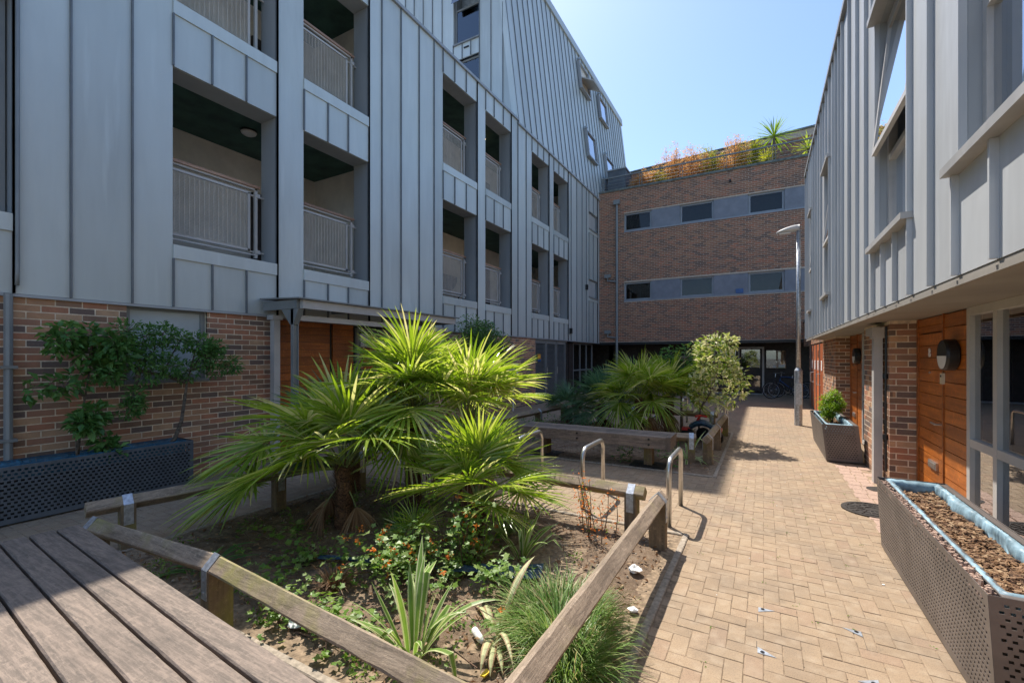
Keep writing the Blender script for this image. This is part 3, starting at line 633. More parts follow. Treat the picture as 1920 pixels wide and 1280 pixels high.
vent = tag(MB().box((-1.0, YB - .03, 4.22), (-.72, YB + .015, 4.40)).build('wall_sign', 'blue'), 'small blue notice on grey panel of lower window row', 'sign')
# underpass screen
us = BBP(MB().box((-6.9, 22.45, 0), (3, 22.6, BZ0 - .06)), 'underpass_wall', 'darkpanel')
ds = BBP(MB().box((-.06, 22.3, 0), (.02, 22.44, 2.06)).box((-2.0, 22.3, 1.98), (-.061, 22.44, 2.06)).box((-2.0, 22.3, 0), (-1.92, 22.44, 1.98)).box((-1.0, 22.3, 0), (-.94, 22.44, 1.98)), 'door_frame', 'lightgrey')
for x0, x1 in ((-1.92, -1.0), (-.94, -.06)):
    d = BBP(MB().box((x0, 22.33, .1), (x0 + .08, 22.4, 1.98)).box((x1 - .08, 22.33, .1), (x1, 22.4, 1.98)).box((x0 + .08, 22.33, .1), (x1 - .08, 22.4, .2)).box((x0 + .08, 22.33, .8), (x1 - .08, 22.4, 1.15)), 'glazed_door', 'darkpanel', ds)
    BBP(B((x0 + .08, 22.36, .2), (x1 - .08, 22.37, .8)), 'pane', 'glass', ds); BBP(B((x0 + .08, 22.36, 1.15), (x1 - .08, 22.37, 1.95)), 'pane', 'glass', ds)
f = BBP(MB().box((.06, 22.38, 1.1), (.86, 22.44, 1.14)).box((.06, 22.38, 1.90), (.86, 22.44, 1.94)).box((.06, 22.38, 1.14), (.1, 22.44, 1.9)).box((.82, 22.38, 1.14), (.86, 22.44, 1.9)), 'window', 'darkpanel')
BBP(B((.1, 22.4, 1.14), (.82, 22.41, 1.9)), 'pane', 'glass', f); BBP(B((.55, 22.385, 1.16), (.8, 22.395, 1.3)), 'notice', 'paper', f); BBP(B((.34, 22.385, 1.16), (.46, 22.395, 1.24)), 'notice', 'paper', f)
BBP(B((-6.9, 22.0, -.008), (0.1, 22.44, .03)), 'threshold', 'lightgrey')
# roof terrace
rl = empty('roof_railing', 'thin grey metal railing along the coping of the far brick building', 'railing', (-2, YB + .2, BZ1 + .09))
P(MB().box((-6.75, YB + .17, 10.02), (2.2, YB + .23, 10.07)), 'top_rail', 'greymetal', rl)
for z in (9.58, 9.73, 9.88): P(MB().tube([(-6.75, YB + .2, z), (2.2, YB + .2, z)], .008, 6), 'wire', 'greymetal', rl)
for i in range(6): x = -6.7 + i * 1.75; P(MB().box((x, YB + .16, BZ1 + .09), (x + .012, YB + .24, 10.02)).box((x + .1, YB + .16, BZ1 + .09), (x + .112, YB + .24, 10.02)), 'post', 'greymetal', rl)
rw = empty('roof_wall', 'brick penthouse wall with grey coping behind the roof planting', 'wall', (-2, 24, BZ1))
P(MB().hexa([(-6.9, 24.01, 9), (3.5, 24.01, 9), (3.5, 24.3, 9), (-6.9, 24.3, 9), (-6.9, 24.01, 11.4), (3.5, 24.01, 11.95), (3.5, 24.3, 11.95), (-6.9, 24.3, 11.4)]), 'wall_core', 'mortar_b', rw)
m = MB(); rg = random.Random(8)
for i in range(46):                                      # tall soldier bricks
    x = -6.88 + i * .225; zt = 11.38 + .55 * (x + 6.9) / 10.4
    for j in range(34):
        z = 9.0 + j * .075
        if z + .07 < zt: m.box((x + (.1 if j % 2 else 0), 24.0, z), (x + (.1 if j % 2 else 0) + .215, 24.02, z + .065))
P(m, 'brick', 'brick_b', rw, kind='stuff')
P(MB().hexa([(-6.9, 23.95, 11.401), (3.5, 23.95, 11.951), (3.5, 24.35, 11.951), (-6.9, 24.35, 11.401), (-6.9, 23.95, 11.48), (3.5, 23.95, 12.03), (3.5, 24.35, 12.03), (-6.9, 24.35, 11.48)]), 'coping', 'coping', rw)
bx = empty('roof_plant_box', 'dark blue-grey metal box on the far roof beside the zinc block', 'box', (-6.2, 21.5, BZ1))
P(MB().box((-6.62, 21.3, BZ1 + .05), (-5.75, 22.4, 10.62)), 'casing', 'planter_l', bx); P(MB().box((-6.66, 21.26, 10.621), (-5.71, 22.44, 10.68)), 'lid', 'zinc_dark', bx)

# ================================================================== RIGHT BUILDING
XR = .98; RZ0, RZT = 2.09, 6.34; XRB = 1.34; XRD = 1.60
rb = empty('terrace_building', 'pale zinc clad upper storey over brick and timber ground floor, right of the path', 'building', (XRB, 7, 0))
RB = lambda mb, n, m, parent=None, **k: P(mb, n, m, parent or rb, **k)
RS = [14.09, 13.6, 13.145, 12.7, 12.324, 11.95, 11.603, 11.23, 10.866, 10.5, 10.136, 9.577, 9.1, 8.819, 8.457, 8.1, 7.771, 7.48, 7.196, 6.9, 6.636, 6.37, 6.105, 5.758, 5.301, 4.832, 4.447, 3.935, 3.518, 3.052, 2.6, 2.15, 1.7, 1.25, .8, .35, -.1, -.6, -1.1, -1.6, -2.1]
RS = [14.09, 13.6, 13.145, 12.7, 12.3, 11.95, 11.45, 10.95, 10.45, 10.1, 9.577, 9.2, 8.78, 8.45, 8.1, 7.771, 7.2, 6.636, 6.105, 5.758, 5.301, 4.832, 4.447, 3.96, 3.518, 3.052, 2.6, 2.15, 1.7, 1.25, .8, .35, -.1, -.6, -1.1, -1.6, -2.1]
RW = [(12.3, 12.98), (9.2, 10.1), (4.447, 5.758), (2.0, 3.518)]
RWZ = (2.72, 4.98)
rcore = MB()
def rpanel(y0, y1, z0, z1):
    m = MB().box((XR, y0 + .004, z0), (XR + .04, y1 - .004, z1)).box((XR - .035, y1 - .011, z0 + .001), (XR + .001, y1 + .011, z1 - .001)); RB(m, 'cladding_panel', 'zinc_r')
bounds = sorted(set([s for s in RS if not any(a + .001 < s < b - .001 for a, b in RW)] + [v for ab in RW for v in ab]))
for a, b in zip(bounds, bounds[1:]):
    if any(abs(a - p) < 1e-6 and abs(b - q) < 1e-6 for p, q in RW):
        n = 3 if b - a > 1 else 2
        for i in range(n):
            p, q = a + (b - a) * i / n, a + (b - a) * (i + 1) / n
            rpanel(p, q, RZ0, RWZ[0] - .05); rpanel(p, q, RWZ[1] + .06, RZT)
        rcore.box((XR + .041, a, RZ0), (XR + .35, b, RWZ[0] - .051)).box((XR + .041, a, RWZ[1]), (XR + .35, b, RZT))
        RB(MB().box((XR - .075, a - .03, RWZ[0] - .05), (XR + .3, b + .03, RWZ[0])), 'sill', 'sillgrey')
        RB(MB().box((XR - .06, a - .03, RWZ[1] + .001), (XR + .2, b + .03, RWZ[1] + .06)), 'head_flashing', 'sillgrey')
        x = XR + .10; t = .055; zm = 3.62
        f = RB(MB().box((x, a, RWZ[0]), (x + .07, a + t, RWZ[1])).box((x, b - t, RWZ[0]), (x + .07, b, RWZ[1])).box((x, a + t, RWZ[0]), (x + .07, b - t, RWZ[0] + t)).box((x, a + t, RWZ[1] - t), (x + .07, b - t, RWZ[1])).box((x, a + t, zm - t), (x + .07, b - t, zm)), 'window', 'lightgrey')
        RB(B((x + .03, a + t, RWZ[0] + t), (x + .04, b - t, zm - t)), 'pane', 'glass', f)
        zt = RWZ[1] - .06; ox = XR - .03 if a > 4 else x + .02; zb = zm + .02
        def so_(ya, yb, z0, z1, o=0, d=.04):
            k = lambda z: ox + (x - ox) * (z - zb) / (zt - zb) + o
            return MB().hexa([(k(z0), ya, z0), (k(z0) + d, ya, z0), (k(z0) + d, yb, z0), (k(z0), yb, z0), (k(z1), ya, z1), (k(z1) + d, ya, z1), (k(z1) + d, yb, z1), (k(z1), yb, z1)])
        sm = MB()
        for q in (so_(a + .03, a + .09, zb, zt), so_(b - .09, b - .03, zb, zt), so_(a + .09, b - .09, zb, zb + .06), so_(a + .09, b - .09, zt - .06, zt)):
            k = len(sm.v); sm.v += q.v; sm.f += [tuple(k + i for i in ff) for ff in q.f]; sm.mi += q.mi
        RB(sm, 'tilted_sash', 'lightgrey', f); RB(so_(a + .09, b - .09, zb + .06, zt - .06, .012, .01), 'sash_pane', 'glass', f)
        RB(B((XR + .42, a - .1, RWZ[0] - .1), (XR + .44, b + .1, RWZ[1] + .1)), 'curtain', 'curtain')
    else:
        rpanel(a, b, RZ0, RZT); rcore.box((XR + .041, a, RZ0), (XR + .35, b, RZT))
RB(rcore, 'wall_core', 'zinc_dark')
RB(MB().box((XR + .35, 13.9, RZ0), (7, 14.08, RZT)).box((XR + .35, -2.1, RZ0), (7, -1.9, RZT)).box((6.8, -1.9, 0), (7, 13.9, RZT)), 'side_wall', 'zinc_dark')
RB(MB().box((XR - .05, -2.1, RZT + .001), (7, 14.1, RZT + .08)), 'roof', 'zinc_dark')
RB(MB().box((XR + .005, -2.1, RZ0 - .03), (XRB + .5, 14.09, RZ0 - .004)).box((XR - .01, -2.1, RZ0 - .06), (XR + .02, 14.09, RZ0 - .031)), 'soffit', 'soffit')
RB(MB().box((XRB + .5, -2.1, RZ0 - .05), (7, 14.05, RZ0 - .004)), 'floor_slab', 'darkroom')
# ground floor piers; each bay: brick pier, recess with window and door
def pier(y0, y1, n_ind, seed, top=RZ0 - .03):
    wl = RB(MB().box((XRB + .0035, y0 + .0035, -.05), (XRD + .08, y1 - .0035, top)), 'brick_pier', 'mortar')
    lay_world(brickwork((XRB, y0, 0), (0, 1, 0), y1 - y0, 0, top, (-1, 0, 0), [], seed), (XRB, y0, 0), (0, 1, 0), (-1, 0, 0), wl, 'brick', n_ind, seed=seed)
    lay_world(brickwork((XRB, y0, 0), (1, 0, 0), .262, 0, top, (0, -1, 0), [], seed + 1, ph=.05), (XRB, y0, 0), (1, 0, 0), (0, -1, 0), wl, 'brick', n_ind // 3, seed=seed)
    return wl
pier(7.03, 8.63, 150, 21); pier(11.75, 14.1, 40, 31); pier(2.2, 2.9, 0, 41); pier(-2.1, -1.2, 0, 45)
RB(B((XRD + 1.6, -1.9, 0), (XRD + 1.7, 13.9, RZ0)), 'room_back_wall', 'darkroom')
RB(MB().box((XRD + .1, 7.4, 0), (XRD + 1.6, 7.5, RZ0)).box((XRD + .1, 3.3, 0), (XRD + 1.6, 3.4, RZ0)), 'room_cross_wall', 'beige')
def entrance(yd0, yd1, yp, wins, number):
    # door leaf between yd0..yd1 (far side), fixed boarded panel yp..yd0, then window bays
    top = RZ0 - .03
    d = RB(MB().box((XRD + .03, yd0, 0), (XRD + .08, yd1, top)), 'door', 'darkpanel')
    nb = 14; h = (top - .18 - .02) / nb
    for i in range(nb): RB(B((XRD, yd0 + .004, .02 + i * h), (XRD + .03, yd1 - .062, .02 + i * h + h - .006)), 'board', 'cedar', d)
    RB(MB().box((XRD - .012, yd1 - .06, 0), (XRD + .03, yd1, top)).box((XRD - .008, yd0, top - .17), (XRD + .03, yd1 - .062, top - .1)).box((XRD - .004, yd0, top - .095), (XRD + .03, yd1 - .062, top - .01)), 'door_frame', 'cedar', d)
    RB(MB().box((XRD - .02, yd0 + .17, .42), (XRD - .001, yd0 + .43, .50)).box((XRD - .026, yd0 + .19, .435), (XRD - .02, yd0 + .41, .485)), 'letterbox', 'steel', d)
    RB(MB().tube([(XRD, yd0 + .07, .92), (XRD - .05, yd0 + .07, .92), (XRD - .05, yd0 + .21, .925)], .011, 8), 'handle', 'steel', d)
    RB(MB().disc((XRD - .002, (yd0 + yd1) / 2 - .02, 1.45), (-1, 0, 0), .014, .012, 12), 'spyhole', 'steel', d)
    s = RB(MB().box((XRD + .03, yp, 0), (XRD + .08, yd0, top)), 'boarded_panel', 'darkpanel')
    nb = 15; h = (top - .01) / nb
    for i in range(nb): RB(B((XRD - .004, yp + .004, i * h + .004), (XRD + .03, yd0 - .03, i * h + h - .003)), 'board', 'cedar', s)
    RB(B((XRD - .016, yd0 - .028, 0), (XRD + .03, yd0 + .002, top)), 'cover_strip', 'cedar', s)
    cy = (yd0 + yp) / 2 - .03
    wl = empty('wall_light', number[1], 'wall light', (XRD, cy, 1.64), 'round bulkhead lights beside front doors')
    # local: faces -x
    a = MB(); a.tube([(-.004, 0, 0), (-.015, 0, 0), (-.085, 0, 0), (-.105, 0, 0)], [.135, .15, .15, .14], 32); a.build('housing', 'black', wl, smooth=False)
    h_ = MB(); pts = [(-.1075, .125 * math.cos(R(180 + i * 7.5)), .125 * math.sin(R(180 + i * 7.5)) - .01) for i in range(25)]; h_.face(pts); h_.face([(p[0] + .003, p[1], p[2]) for p in pts][::-1])
    for i in range(25): p, q = pts[i], pts[(i + 1) % 25]; h_.face([p, q, (q[0] + .003, q[1], q[2]), (p[0] + .003, p[1], p[2])])
    h_.build('diffuser', 'white', wl)
    if number[0]:
        bl = empty('doorbell', number[2], 'doorbell', (XRD - .005, yd0 - .015, 1.40)); MB().box((-.022, -.035, -.055), (0, .035, .055)).build('box', 'cream', bl); MB().disc((-.022, .0, .025), (-1, 0, 0), .010, .006, 12).build('button', 'black', bl)
        cu = bpy.data.curves.new('number', 'FONT'); cu.body = '8'; cu.size = .14; cu.extrude = .004; cu.align_x = 'CENTER'
        to = bpy.data.objects.new('tmp', cu); col.objects.link(to); bpy.context.view_layer.update(); me = bpy.data.meshes.new_from_object(to); bpy.data.objects.remove(to)
        me.name = 'door_number'; me.materials.clear(); me.materials.append(M['white'])
        o = link('door_number', me, None, (XRD - .008, (yd0 + yd1) / 2 - .02, 1.62), rot=(R(90), 0, R(-90))); o.parent = d
        o.matrix_parent_inverse = wmat(d).inverted()
    for (a, b, mm) in wins:
        framed(rb, 'window', a, b, 0.02, top - .002, XRD - .01, -1, .07, .08, 'lightgrey', mull=mm, trans=(.86,))
entrance(6.13, 7.02, 5.52, [(2.92, 5.515, (4.95, 3.9))], (True, 'round black and white bulkhead light beside front door number eight', 'small cream doorbell box beside the front door, below the round light'))
entrance(10.95, 11.74, 10.45, [(8.64, 10.445, (9.9,))], (False, 'round bulkhead light beside the farther timber front door', ''))
entrance(1.3, 2.19, .75, [(-1.2, .745, (-.3,))], (False, 'round bulkhead light by the front door beside the camera', ''))
RB(MB().box((XRD + .5, 4.0, .3), (XRD + .52, 4.9, 1.9)).box((XRD + .4, 9.0, .9), (XRD + 1.0, 9.9, .93)), 'curtain', 'curtain')
# square downpipe on the pier
q = MB().box((XRB - .11, 7.28, 0), (XRB - .02, 7.40, 1.86)).box((XRB - .13, 7.26, 1.86), (XRB - .005, 7.42, 2.0)).box((XRB - .12, 7.42, 1.90), (XRB - .01, 7.75, 2.0))
tag(q.build('downpipe', 'lightgrey'), 'square taupe downpipe on brick pier beside front door', 'downpipe')
q = MB().tube([(XRB - .015, 7.12, 2.0), (XRB - .02, 7.12, 1.2), (XRB - .015, 7.13, .2)], .012, 6)
for z in (1.35, .6): q.disc((XRB - .02, 7.12, z), (0, 0, 1), .03, .06, 8)
tag(q.build('cable', 'black'), 'thin black cable with joints clipped to the brick pier', 'cable')
# lower wing with the red doors, beyond the zinc storey
wg = empty('store_wing', 'low brick wing with orange timber store doors lit by the sun', 'building', (XRB, 17, 0))
WG = lambda mb, n, m, parent=None, **k: P(mb, n, m, parent or wg, **k)
wm = WG(MB().box((XRB + .01, 14.1, 2.02), (3.2, 20.5, 2.9)).box((XRB + .01, 17.7, 0), (3.2, 18.0, 2.02)).box((XRB + .1, 14.1, 0), (3.2, 17.7, 2.02)).box((XRB + .5, 18, 0), (3.2, 20.5, 2.02)), 'wall', 'mortar')
lay_world(brickwork((XRB, 14.1, 2.02), (0, 1, 0), 6.4, 2.02, 2.9, (-1, 0, 0), [], 51), (XRB, 14.1, 0), (0, 1, 0), (-1, 0, 0), wm, 'brick', 0)
lay_world(brickwork((XRB, 17.7, 0), (0, 1, 0), .3, 0, 2.02, (-1, 0, 0), [], 52), (XRB, 17.7, 0), (0, 1, 0), (-1, 0, 0), wm, 'brick', 0)
WG(MB().box((XRB - .03, 14.1, 2.901), (3.2, 20.5, 2.97)), 'coping', 'coping')
for i in range(4):
    ya = 14.16 + i * .885; d = WG(MB().box((XRB + .02, ya, .02), (XRB + .06, ya + .85, 1.98)), 'store_door', 'redwood')
    for k in range(4):
        WG(B((XRB + .014, ya + .3, 1.62 + k * .05), (XRB + .0195, ya + .55, 1.645 + k * .05)), 'vent_slot', 'black', d) if i in (1, 3) else None
    WG(B((XRB + .010, ya + .3, 1.25), (XRB + .0195, ya + .5, 1.52)), 'notice', 'paper', d)
    hy = ya + (.75 if i % 2 == 0 else .1); WG(MB().tube([(XRB + .02, hy, 1.15), (XRB - .06, hy, 1.15), (XRB - .06, hy, .85), (XRB + .02, hy, .85)], .011, 8), 'pull_handle', 'steel', d)
    WG(B((XRB + .0, ya + .852, 0), (XRB + .07, ya + .884, 2.0)), 'door_post', 'greymetal', d)
f = WG(MB().box((XRB + .3, 18.0, 0), (XRB + .36, 18.06, 2.02)).box((XRB + .3, 20.4, 0), (XRB + .36, 20.46, 2.02)).box((XRB + .3, 19.2, 0), (XRB + .36, 19.26, 2.02)), 'gate_frame', 'planter_l')
WG(MB().tube([(XRB + .3, 19.1, 1.2), (XRB + .2, 19.1, 1.2), (XRB + .2, 19.1, .8), (XRB + .3, 19.1, .8)], .012, 8), 'pull_handle', 'steel', f)

# ================================================================== STREET FURNITURE
# perforated planters
def perforated(u0, u1, v0, v1, pu, pv, hu, hv, edge, fn, m=None):
    """sheet in (u,v) with staggered rectangular holes; fn maps (u,v)->xyz"""
    m = m or MB()
    def q(a, b, c, d):
        if b - a > 1e-4 and d - c > 1e-4: m.face([fn(a, c), fn(b, c), fn(b, d), fn(a, d)])
    q(u0, u1, v0, v0 + edge); q(u0, u1, v1 - edge, v1); q(u0, u0 + edge, v0 + edge, v1 - edge); q(u1 - edge, u1, v0 + edge, v1 - edge)
    a0, a1, c0, c1 = u0 + edge, u1 - edge, v0 + edge, v1 - edge; nr = int((c1 - c0) / pv); pv = (c1 - c0) / nr
    for r in range(nr):
        z = c0 + r * pv; q(a0, a1, z, z + (pv - hv)); z0 = z + (pv - hv); z1 = z + pv
        x = a0 + (pu / 2 if r % 2 else 0); last = a0
        while x + hu < a1: q(last, x, z0, z1); last = x + hu; x += pu
        q(last, a1, z0, z1)
    return m
def solid(o, t=.003):
    md = o.modifiers.new('thickness', 'SOLIDIFY'); md.thickness = t; md.offset = 0; return o
def planter(label, x0, x1, y0, y1, h, lean, mat, lmat, fill, pu, pv, hu, hv, front=-1, soilmat='bark', group=None):
    t = empty('planter', label, 'planter', ((x0 + x1) / 2, (y0 + y1) / 2, 0), group); k = lambda z: lean * z / h
    PP = lambda mb, n, m, **kw: P(mb, n, m, t, **kw)
    xf, xb = (x0, x1) if front < 0 else (x1, x0); s = -front
    solid(PP(perforated(y0, y1, .02, h, pu, pv, hu, hv, .035, lambda u, v: (xf + k(v), u, v)), 'front_sheet', mat))
    xa, xc = min(x0, x1), max(x0, x1)
    solid(PP(perforated(xa, xc, .02, h, pu, pv, hu, hv, .03, lambda u, v: (u + k(v), y0, v)), 'end_sheet', mat))
    solid(PP(perforated(xa, xc, .02, h, pu, pv, hu, hv, .03, lambda u, v: (u + k(v), y1, v)), 'end_sheet', mat))
    PP(MB().hexa([(xb, y0, .02), (xb + .004, y0, .02), (xb + .004, y1, .02), (xb, y1, .02), (xb + k(h), y0, h), (xb + k(h) + .004, y0, h), (xb + k(h) + .004, y1, h), (xb + k(h), y1, h)]), 'back_sheet', mat)
    # inner liner box, dark behind the holes
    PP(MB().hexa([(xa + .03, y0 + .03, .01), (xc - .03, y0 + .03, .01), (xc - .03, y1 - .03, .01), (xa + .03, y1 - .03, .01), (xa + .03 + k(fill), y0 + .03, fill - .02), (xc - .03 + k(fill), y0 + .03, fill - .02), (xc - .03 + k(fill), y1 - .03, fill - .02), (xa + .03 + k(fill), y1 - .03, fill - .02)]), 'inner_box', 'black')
    fr = MB(); w = .035; d = k(h)
    for a, b in (((xa + d + .05, y0 + .02), (xa + d + .05 + w, y1 - .02)), ((xc + d - w, y0 + .02), (xc + d, y1 - .02)), ((xa + d + .05 + w, y0 + .02), (xc + d - w, y0 + .02 + w)), ((xa + d + .05 + w, y1 - .02 - w), (xc + d - w, y1 - .02))): fr.box((a[0], a[1], h - .012), (b[0], b[1], h - .006))
    PP(fr, 'rim', mat)
    # liner sheet hanging inside with folds
    rg = random.Random(len(label)); per = []; N = 200; ix0, ix1, iy0, iy1 = xa + .055 + d, xc - .05 + d, y0 + .05, y1 - .05
    for i in range(N): per.append((ix0, iy0 + (iy1 - iy0) * i / N))
    for i in range(10): per.append((ix0 + (ix1 - ix0) * i / 10, iy1))
    for i in range(N): per.append((ix1, iy1 - (iy1 - iy0) * i / N))
    for i in range(10): per.append((ix1 - (ix1 - ix0) * i / 10, iy0))
    cx, cy = (ix0 + ix1) / 2, (iy0 + iy1) / 2; prof = []
    for (px, py) in per:
        nx, ny = (1 if px < cx else -1) * (abs(py - iy0) > 1e-6 and abs(py - iy1) > 1e-6), (1 if py <= iy0 + 1e-6 else -1 if py >= iy1 - 1e-6 else 0)
        j = lambda a: rg.uniform(-a, a)
        wv = max(.15, .7 + 1.9 * mn.noise((px * 4 + 3, py * 3.1, 7))); fo = .013 * mn.noise((px * 30, py * 30, 4)) + .009 * mn.noise((px * 75, py * 75, 8))
        prof.append([(px - nx * .004, py - ny * .004, h - .012), (px + nx * (.008 + fo * .3), py + ny * .008, h + .004 + abs(fo) * .5), (px + nx * (.012 + .022 * wv + fo), py + ny * (.012 + .02 * wv), h - .006 - .012 * wv + fo), (px + nx * (.014 + .026 * wv + fo), py + ny * (.014 + .02 * wv + fo), h - .03 - .03 * wv), (px + nx * (.012 + .012 * wv + fo), py + ny * .02, h - .09 - .03 * wv), (px + nx * (.02 + fo), py + ny * .02, fill - .02)])
    lm = MB()
    for i in range(len(prof)):
        a, b = prof[i], prof[(i + 1) % len(prof)]
        for q in range(5): lm.face([a[q], b[q], b[q + 1], a[q + 1]])
    PP(weld(lm), 'liner', lmat, smooth=True)
    sm = MB(); nx_, ny_ = 16, 70
    for j in range(ny_):
        for i in range(nx_):
            def pt(a, b): x = ix0 + .02 + (ix1 - ix0 - .04) * a / nx_; y = iy0 + .02 + (iy1 - iy0 - .04) * b / ny_; return (x, y, fill + .03 * mn.noise((x * 6, y * 6, 2)) + .02 * mn.noise((x * 25, y * 25, 2)))
            sm.face([pt(i, j), pt(i + 1, j), pt(i + 1, j + 1), pt(i, j + 1)])
    PP(sm, 'soil', soilmat)
    if soilmat == 'bark':
        cm = MB()
        for _ in range(1800):
            x = rg.uniform(ix0 + .03, ix1 - .03); y = rg.uniform(iy0 + .03, iy1 - .03); a = rg.uniform(0, 6.3); l = rg.uniform(.005, .017); u = Vector((math.cos(a), math.sin(a), rg.uniform(-.4, .4))) * l; v = Vector((-math.sin(a), math.cos(a), rg.uniform(-.4, .4))) * l * .4; c = Vector((x, y, fill + .012 + .03 * mn.noise((x * 6, y * 6, 2)) + .02 * mn.noise((x * 25, y * 25, 2)))); cm.face([c - u - v, c + u - v, c + u + v, c - u + v])
        PP(cm, 'bark_chip', 'dry', kind='stuff')
    return t
pn = planter('long brown perforated steel planter with torn pale blue liner, nearest on the right', .875, 1.31, 2.68, 4.86, .60, -.035, 'planter', 'liner', .52, .034, .0275, .0165, .0125, group='perforated steel planters')
# crumbled foam between sheet and rim
fm = MB(); rg = random.Random(77)
for _ in range(520):
    y = rg.uniform(2.75, 4.8); x = .84 + rg.uniform(.008, .05); z = .575 + rg.uniform(-.012, .012); r = rg.uniform(.006, .016)
    fm.tube([(x, y, z - r), (x + rg.uniform(-.005, .005), y, z + r)], [r, r * .6], 5)
P(fm, 'foam_crumbs', 'pinkpaver', pn, kind='stuff')
planter('shorter brown perforated steel planter holding a bright green shrub', .85, 1.30, 8.44, 10.5, .58, -.06, 'planter', 'liner', .46, .036, .03, .018, .013, group='perforated steel planters')
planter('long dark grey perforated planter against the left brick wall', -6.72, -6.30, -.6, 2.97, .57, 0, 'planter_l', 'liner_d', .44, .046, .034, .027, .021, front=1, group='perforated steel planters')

# knee rails: diamond timber on notched posts with straps
def knee_rail(label, a, b, posts, zc=.40, s=.048, mat='railwood'):
    a = Vector((*a, 0)); b = Vector((*b, 0)); d = (b - a).normalized(); n = Vector((-d.y, d.x, 0)); L = (b - a).length
    t = empty('knee_rail', label, 'knee rail', a, 'timber knee rails round the planting beds')
    PP = lambda mb, nm, m, **k: P(mb, nm, m, t, **k); m = MB(); N = max(2, int(L / .12)); q = s * 1.414; ring = []
    rg = random.Random(int(L * 1000))
    for i in range(N + 1):
        c = a + d * L * i / N + Vector((0, 0, zc)); w = lambda: rg.uniform(-.0022, .0022); e = .2
        ring.append([c + n * (x * q + w()) + Vector((0, 0, z * q + w())) for x, z in ((-1 + e * .4, e * .4), (-e * .4, 1 - e * .4), (e * .4, 1 - e * .4), (1 - e * .4, e * .4), (1 - e * .4, -e * .4), (e * .4, -1 + e * .4), (-e * .4, -1 + e * .4), (-1 + e * .4, -e * .4))])
    for i in range(N):
        for k in range(8): m.face([ring[i][k], ring[i][(k + 1) % 8], ring[i + 1][(k + 1) % 8], ring[i + 1][k]])
    m.face(ring[0][::-1]); m.face(ring[-1]); PP(weld(m), 'rail', mat)
    for u in posts:
        c = a + d * u; hw = .05; hn = q * .98
        def pt(x, y, z): p = c + d * x + n * y; return (p.x, p.y, z)
        pm = MB().hexa([pt(-hw, -hn, -.1), pt(hw, -hn, -.1), pt(hw, hn, -.1), pt(-hw, hn, -.1), pt(-hw, -hn, zc - .002), pt(hw, -hn, zc - .002), pt(hw, hn, zc - .002), pt(-hw, hn, zc - .002)]); PP(pm, 'post', 'postwood')
        sm = MB(); prof = [(-hn - .003, zc - .17), (-hn - .003, zc), (0, zc + q + .004), (hn + .003, zc), (hn + .003, zc - .17)]
        for (y0, z0), (y1, z1) in zip(prof, prof[1:]):
            sm.face([pt(-.033, y0, z0), pt(.033, y0, z0), pt(.033, y1, z1), pt(-.033, y1, z1)])
        so2 = PP(sm, 'strap', 'galv'); solid(so2, .003)
        bm = MB()
        for sy in (-1, 1):
            for z in (zc - .06, zc - .13): p = Vector(pt(0, sy * (hn + .004), z)); bm.tube([p, p + n * sy * .006], .008, 6)
        P(bm, 'bolt', 'galv', so2)
knee_rail('mossy timber knee rail behind the foreground bench, shaded left half of bed front', (-4.28, 1.35), (-2.80, 1.455), [.05], .39)
knee_rail('yellow-mossed timber knee rail along the sunny half of bed front', (-2.86, 1.455), (-.82, 1.31), [.05], .39)
knee_rail('sunlit timber knee rail along the path side of near bed', (-.785, 1.36), (-.785, 4.05), [2.58], .395, mat='railwood_y')
knee_rail('timber knee rail at the back of near bed before the bike stands', (-.93, 4.10), (-4.1, 4.28), [.12, 1.75, 2.9], .39)
knee_rail('shaded timber knee rail on the wall side of near bed', (-4.76, 1.46), (-4.28, 4.1), [.26, 1.5, 2.45], .385, mat='railwood_y')
knee_rail('short knee rail at the front right corner of far bed', (-2.3, 7.12), (-.9, 7.32), [1.35], .39)
knee_rail('mossy knee rail along the path side of far bed', (-.74, 7.2), (-.70, 10.35), [.18, 1.4, 3.0], .39, mat='railwood_y')
knee_rail('dark knee rail at the back of far bed before the far bike stands', (-.85, 10.4), (-4.2, 10.6), [.1, 1.8, 3.25], .39)
knee_rail('shaded knee rail on the wall side of far bed', (-4.35, 10.5), (-4.55, 6.8), [.1, 1.4, 3.2], .39, mat='railwood_y')

# benches
bn = empty('bench', 'wide weathered timber bench of thick planks in the foreground', 'bench', (-2.3, .8, 0), 'timber plank benches')
ang = math.atan2(-.068, 1); dv = Vector((math.cos(ang), math.sin(ang), 0)); nv = Vector((-dv.y, dv.x, 0)); o0 = Vector((-4.02, 1.205, 0))
rg = random.Random(5)
for i in range(6):
    s0 = -.123 * i; s1 = s0 - .111; st = rg.uniform(-.012, .012); m = MB(); N = 40; L = 3.35; e = .006; ring = []
    for k in range(N + 1):
        c = o0 + dv * (st + L * k / N); j = lambda a=.0006: rg.uniform(-a, a)
        q = []
        for (w, z) in ((s1, .415), (s1, .495 - e), (s1 + e, .495), (s0 - e, .495), (s0, .495 - e), (s0, .415)):
            p = c + nv * (w + j()); q.append((p.x, p.y, z + j()))
        ring.append(q)
    for k in range(N):
        for r_ in range(6): m.face([ring[k][r_], ring[k][(r_ + 1) % 6], ring[k + 1][(r_ + 1) % 6], ring[k + 1][r_]])
    m.face(ring[0]); m.face(ring[-1][::-1]); P(weld(m), 'plank', 'oldwood', bn)
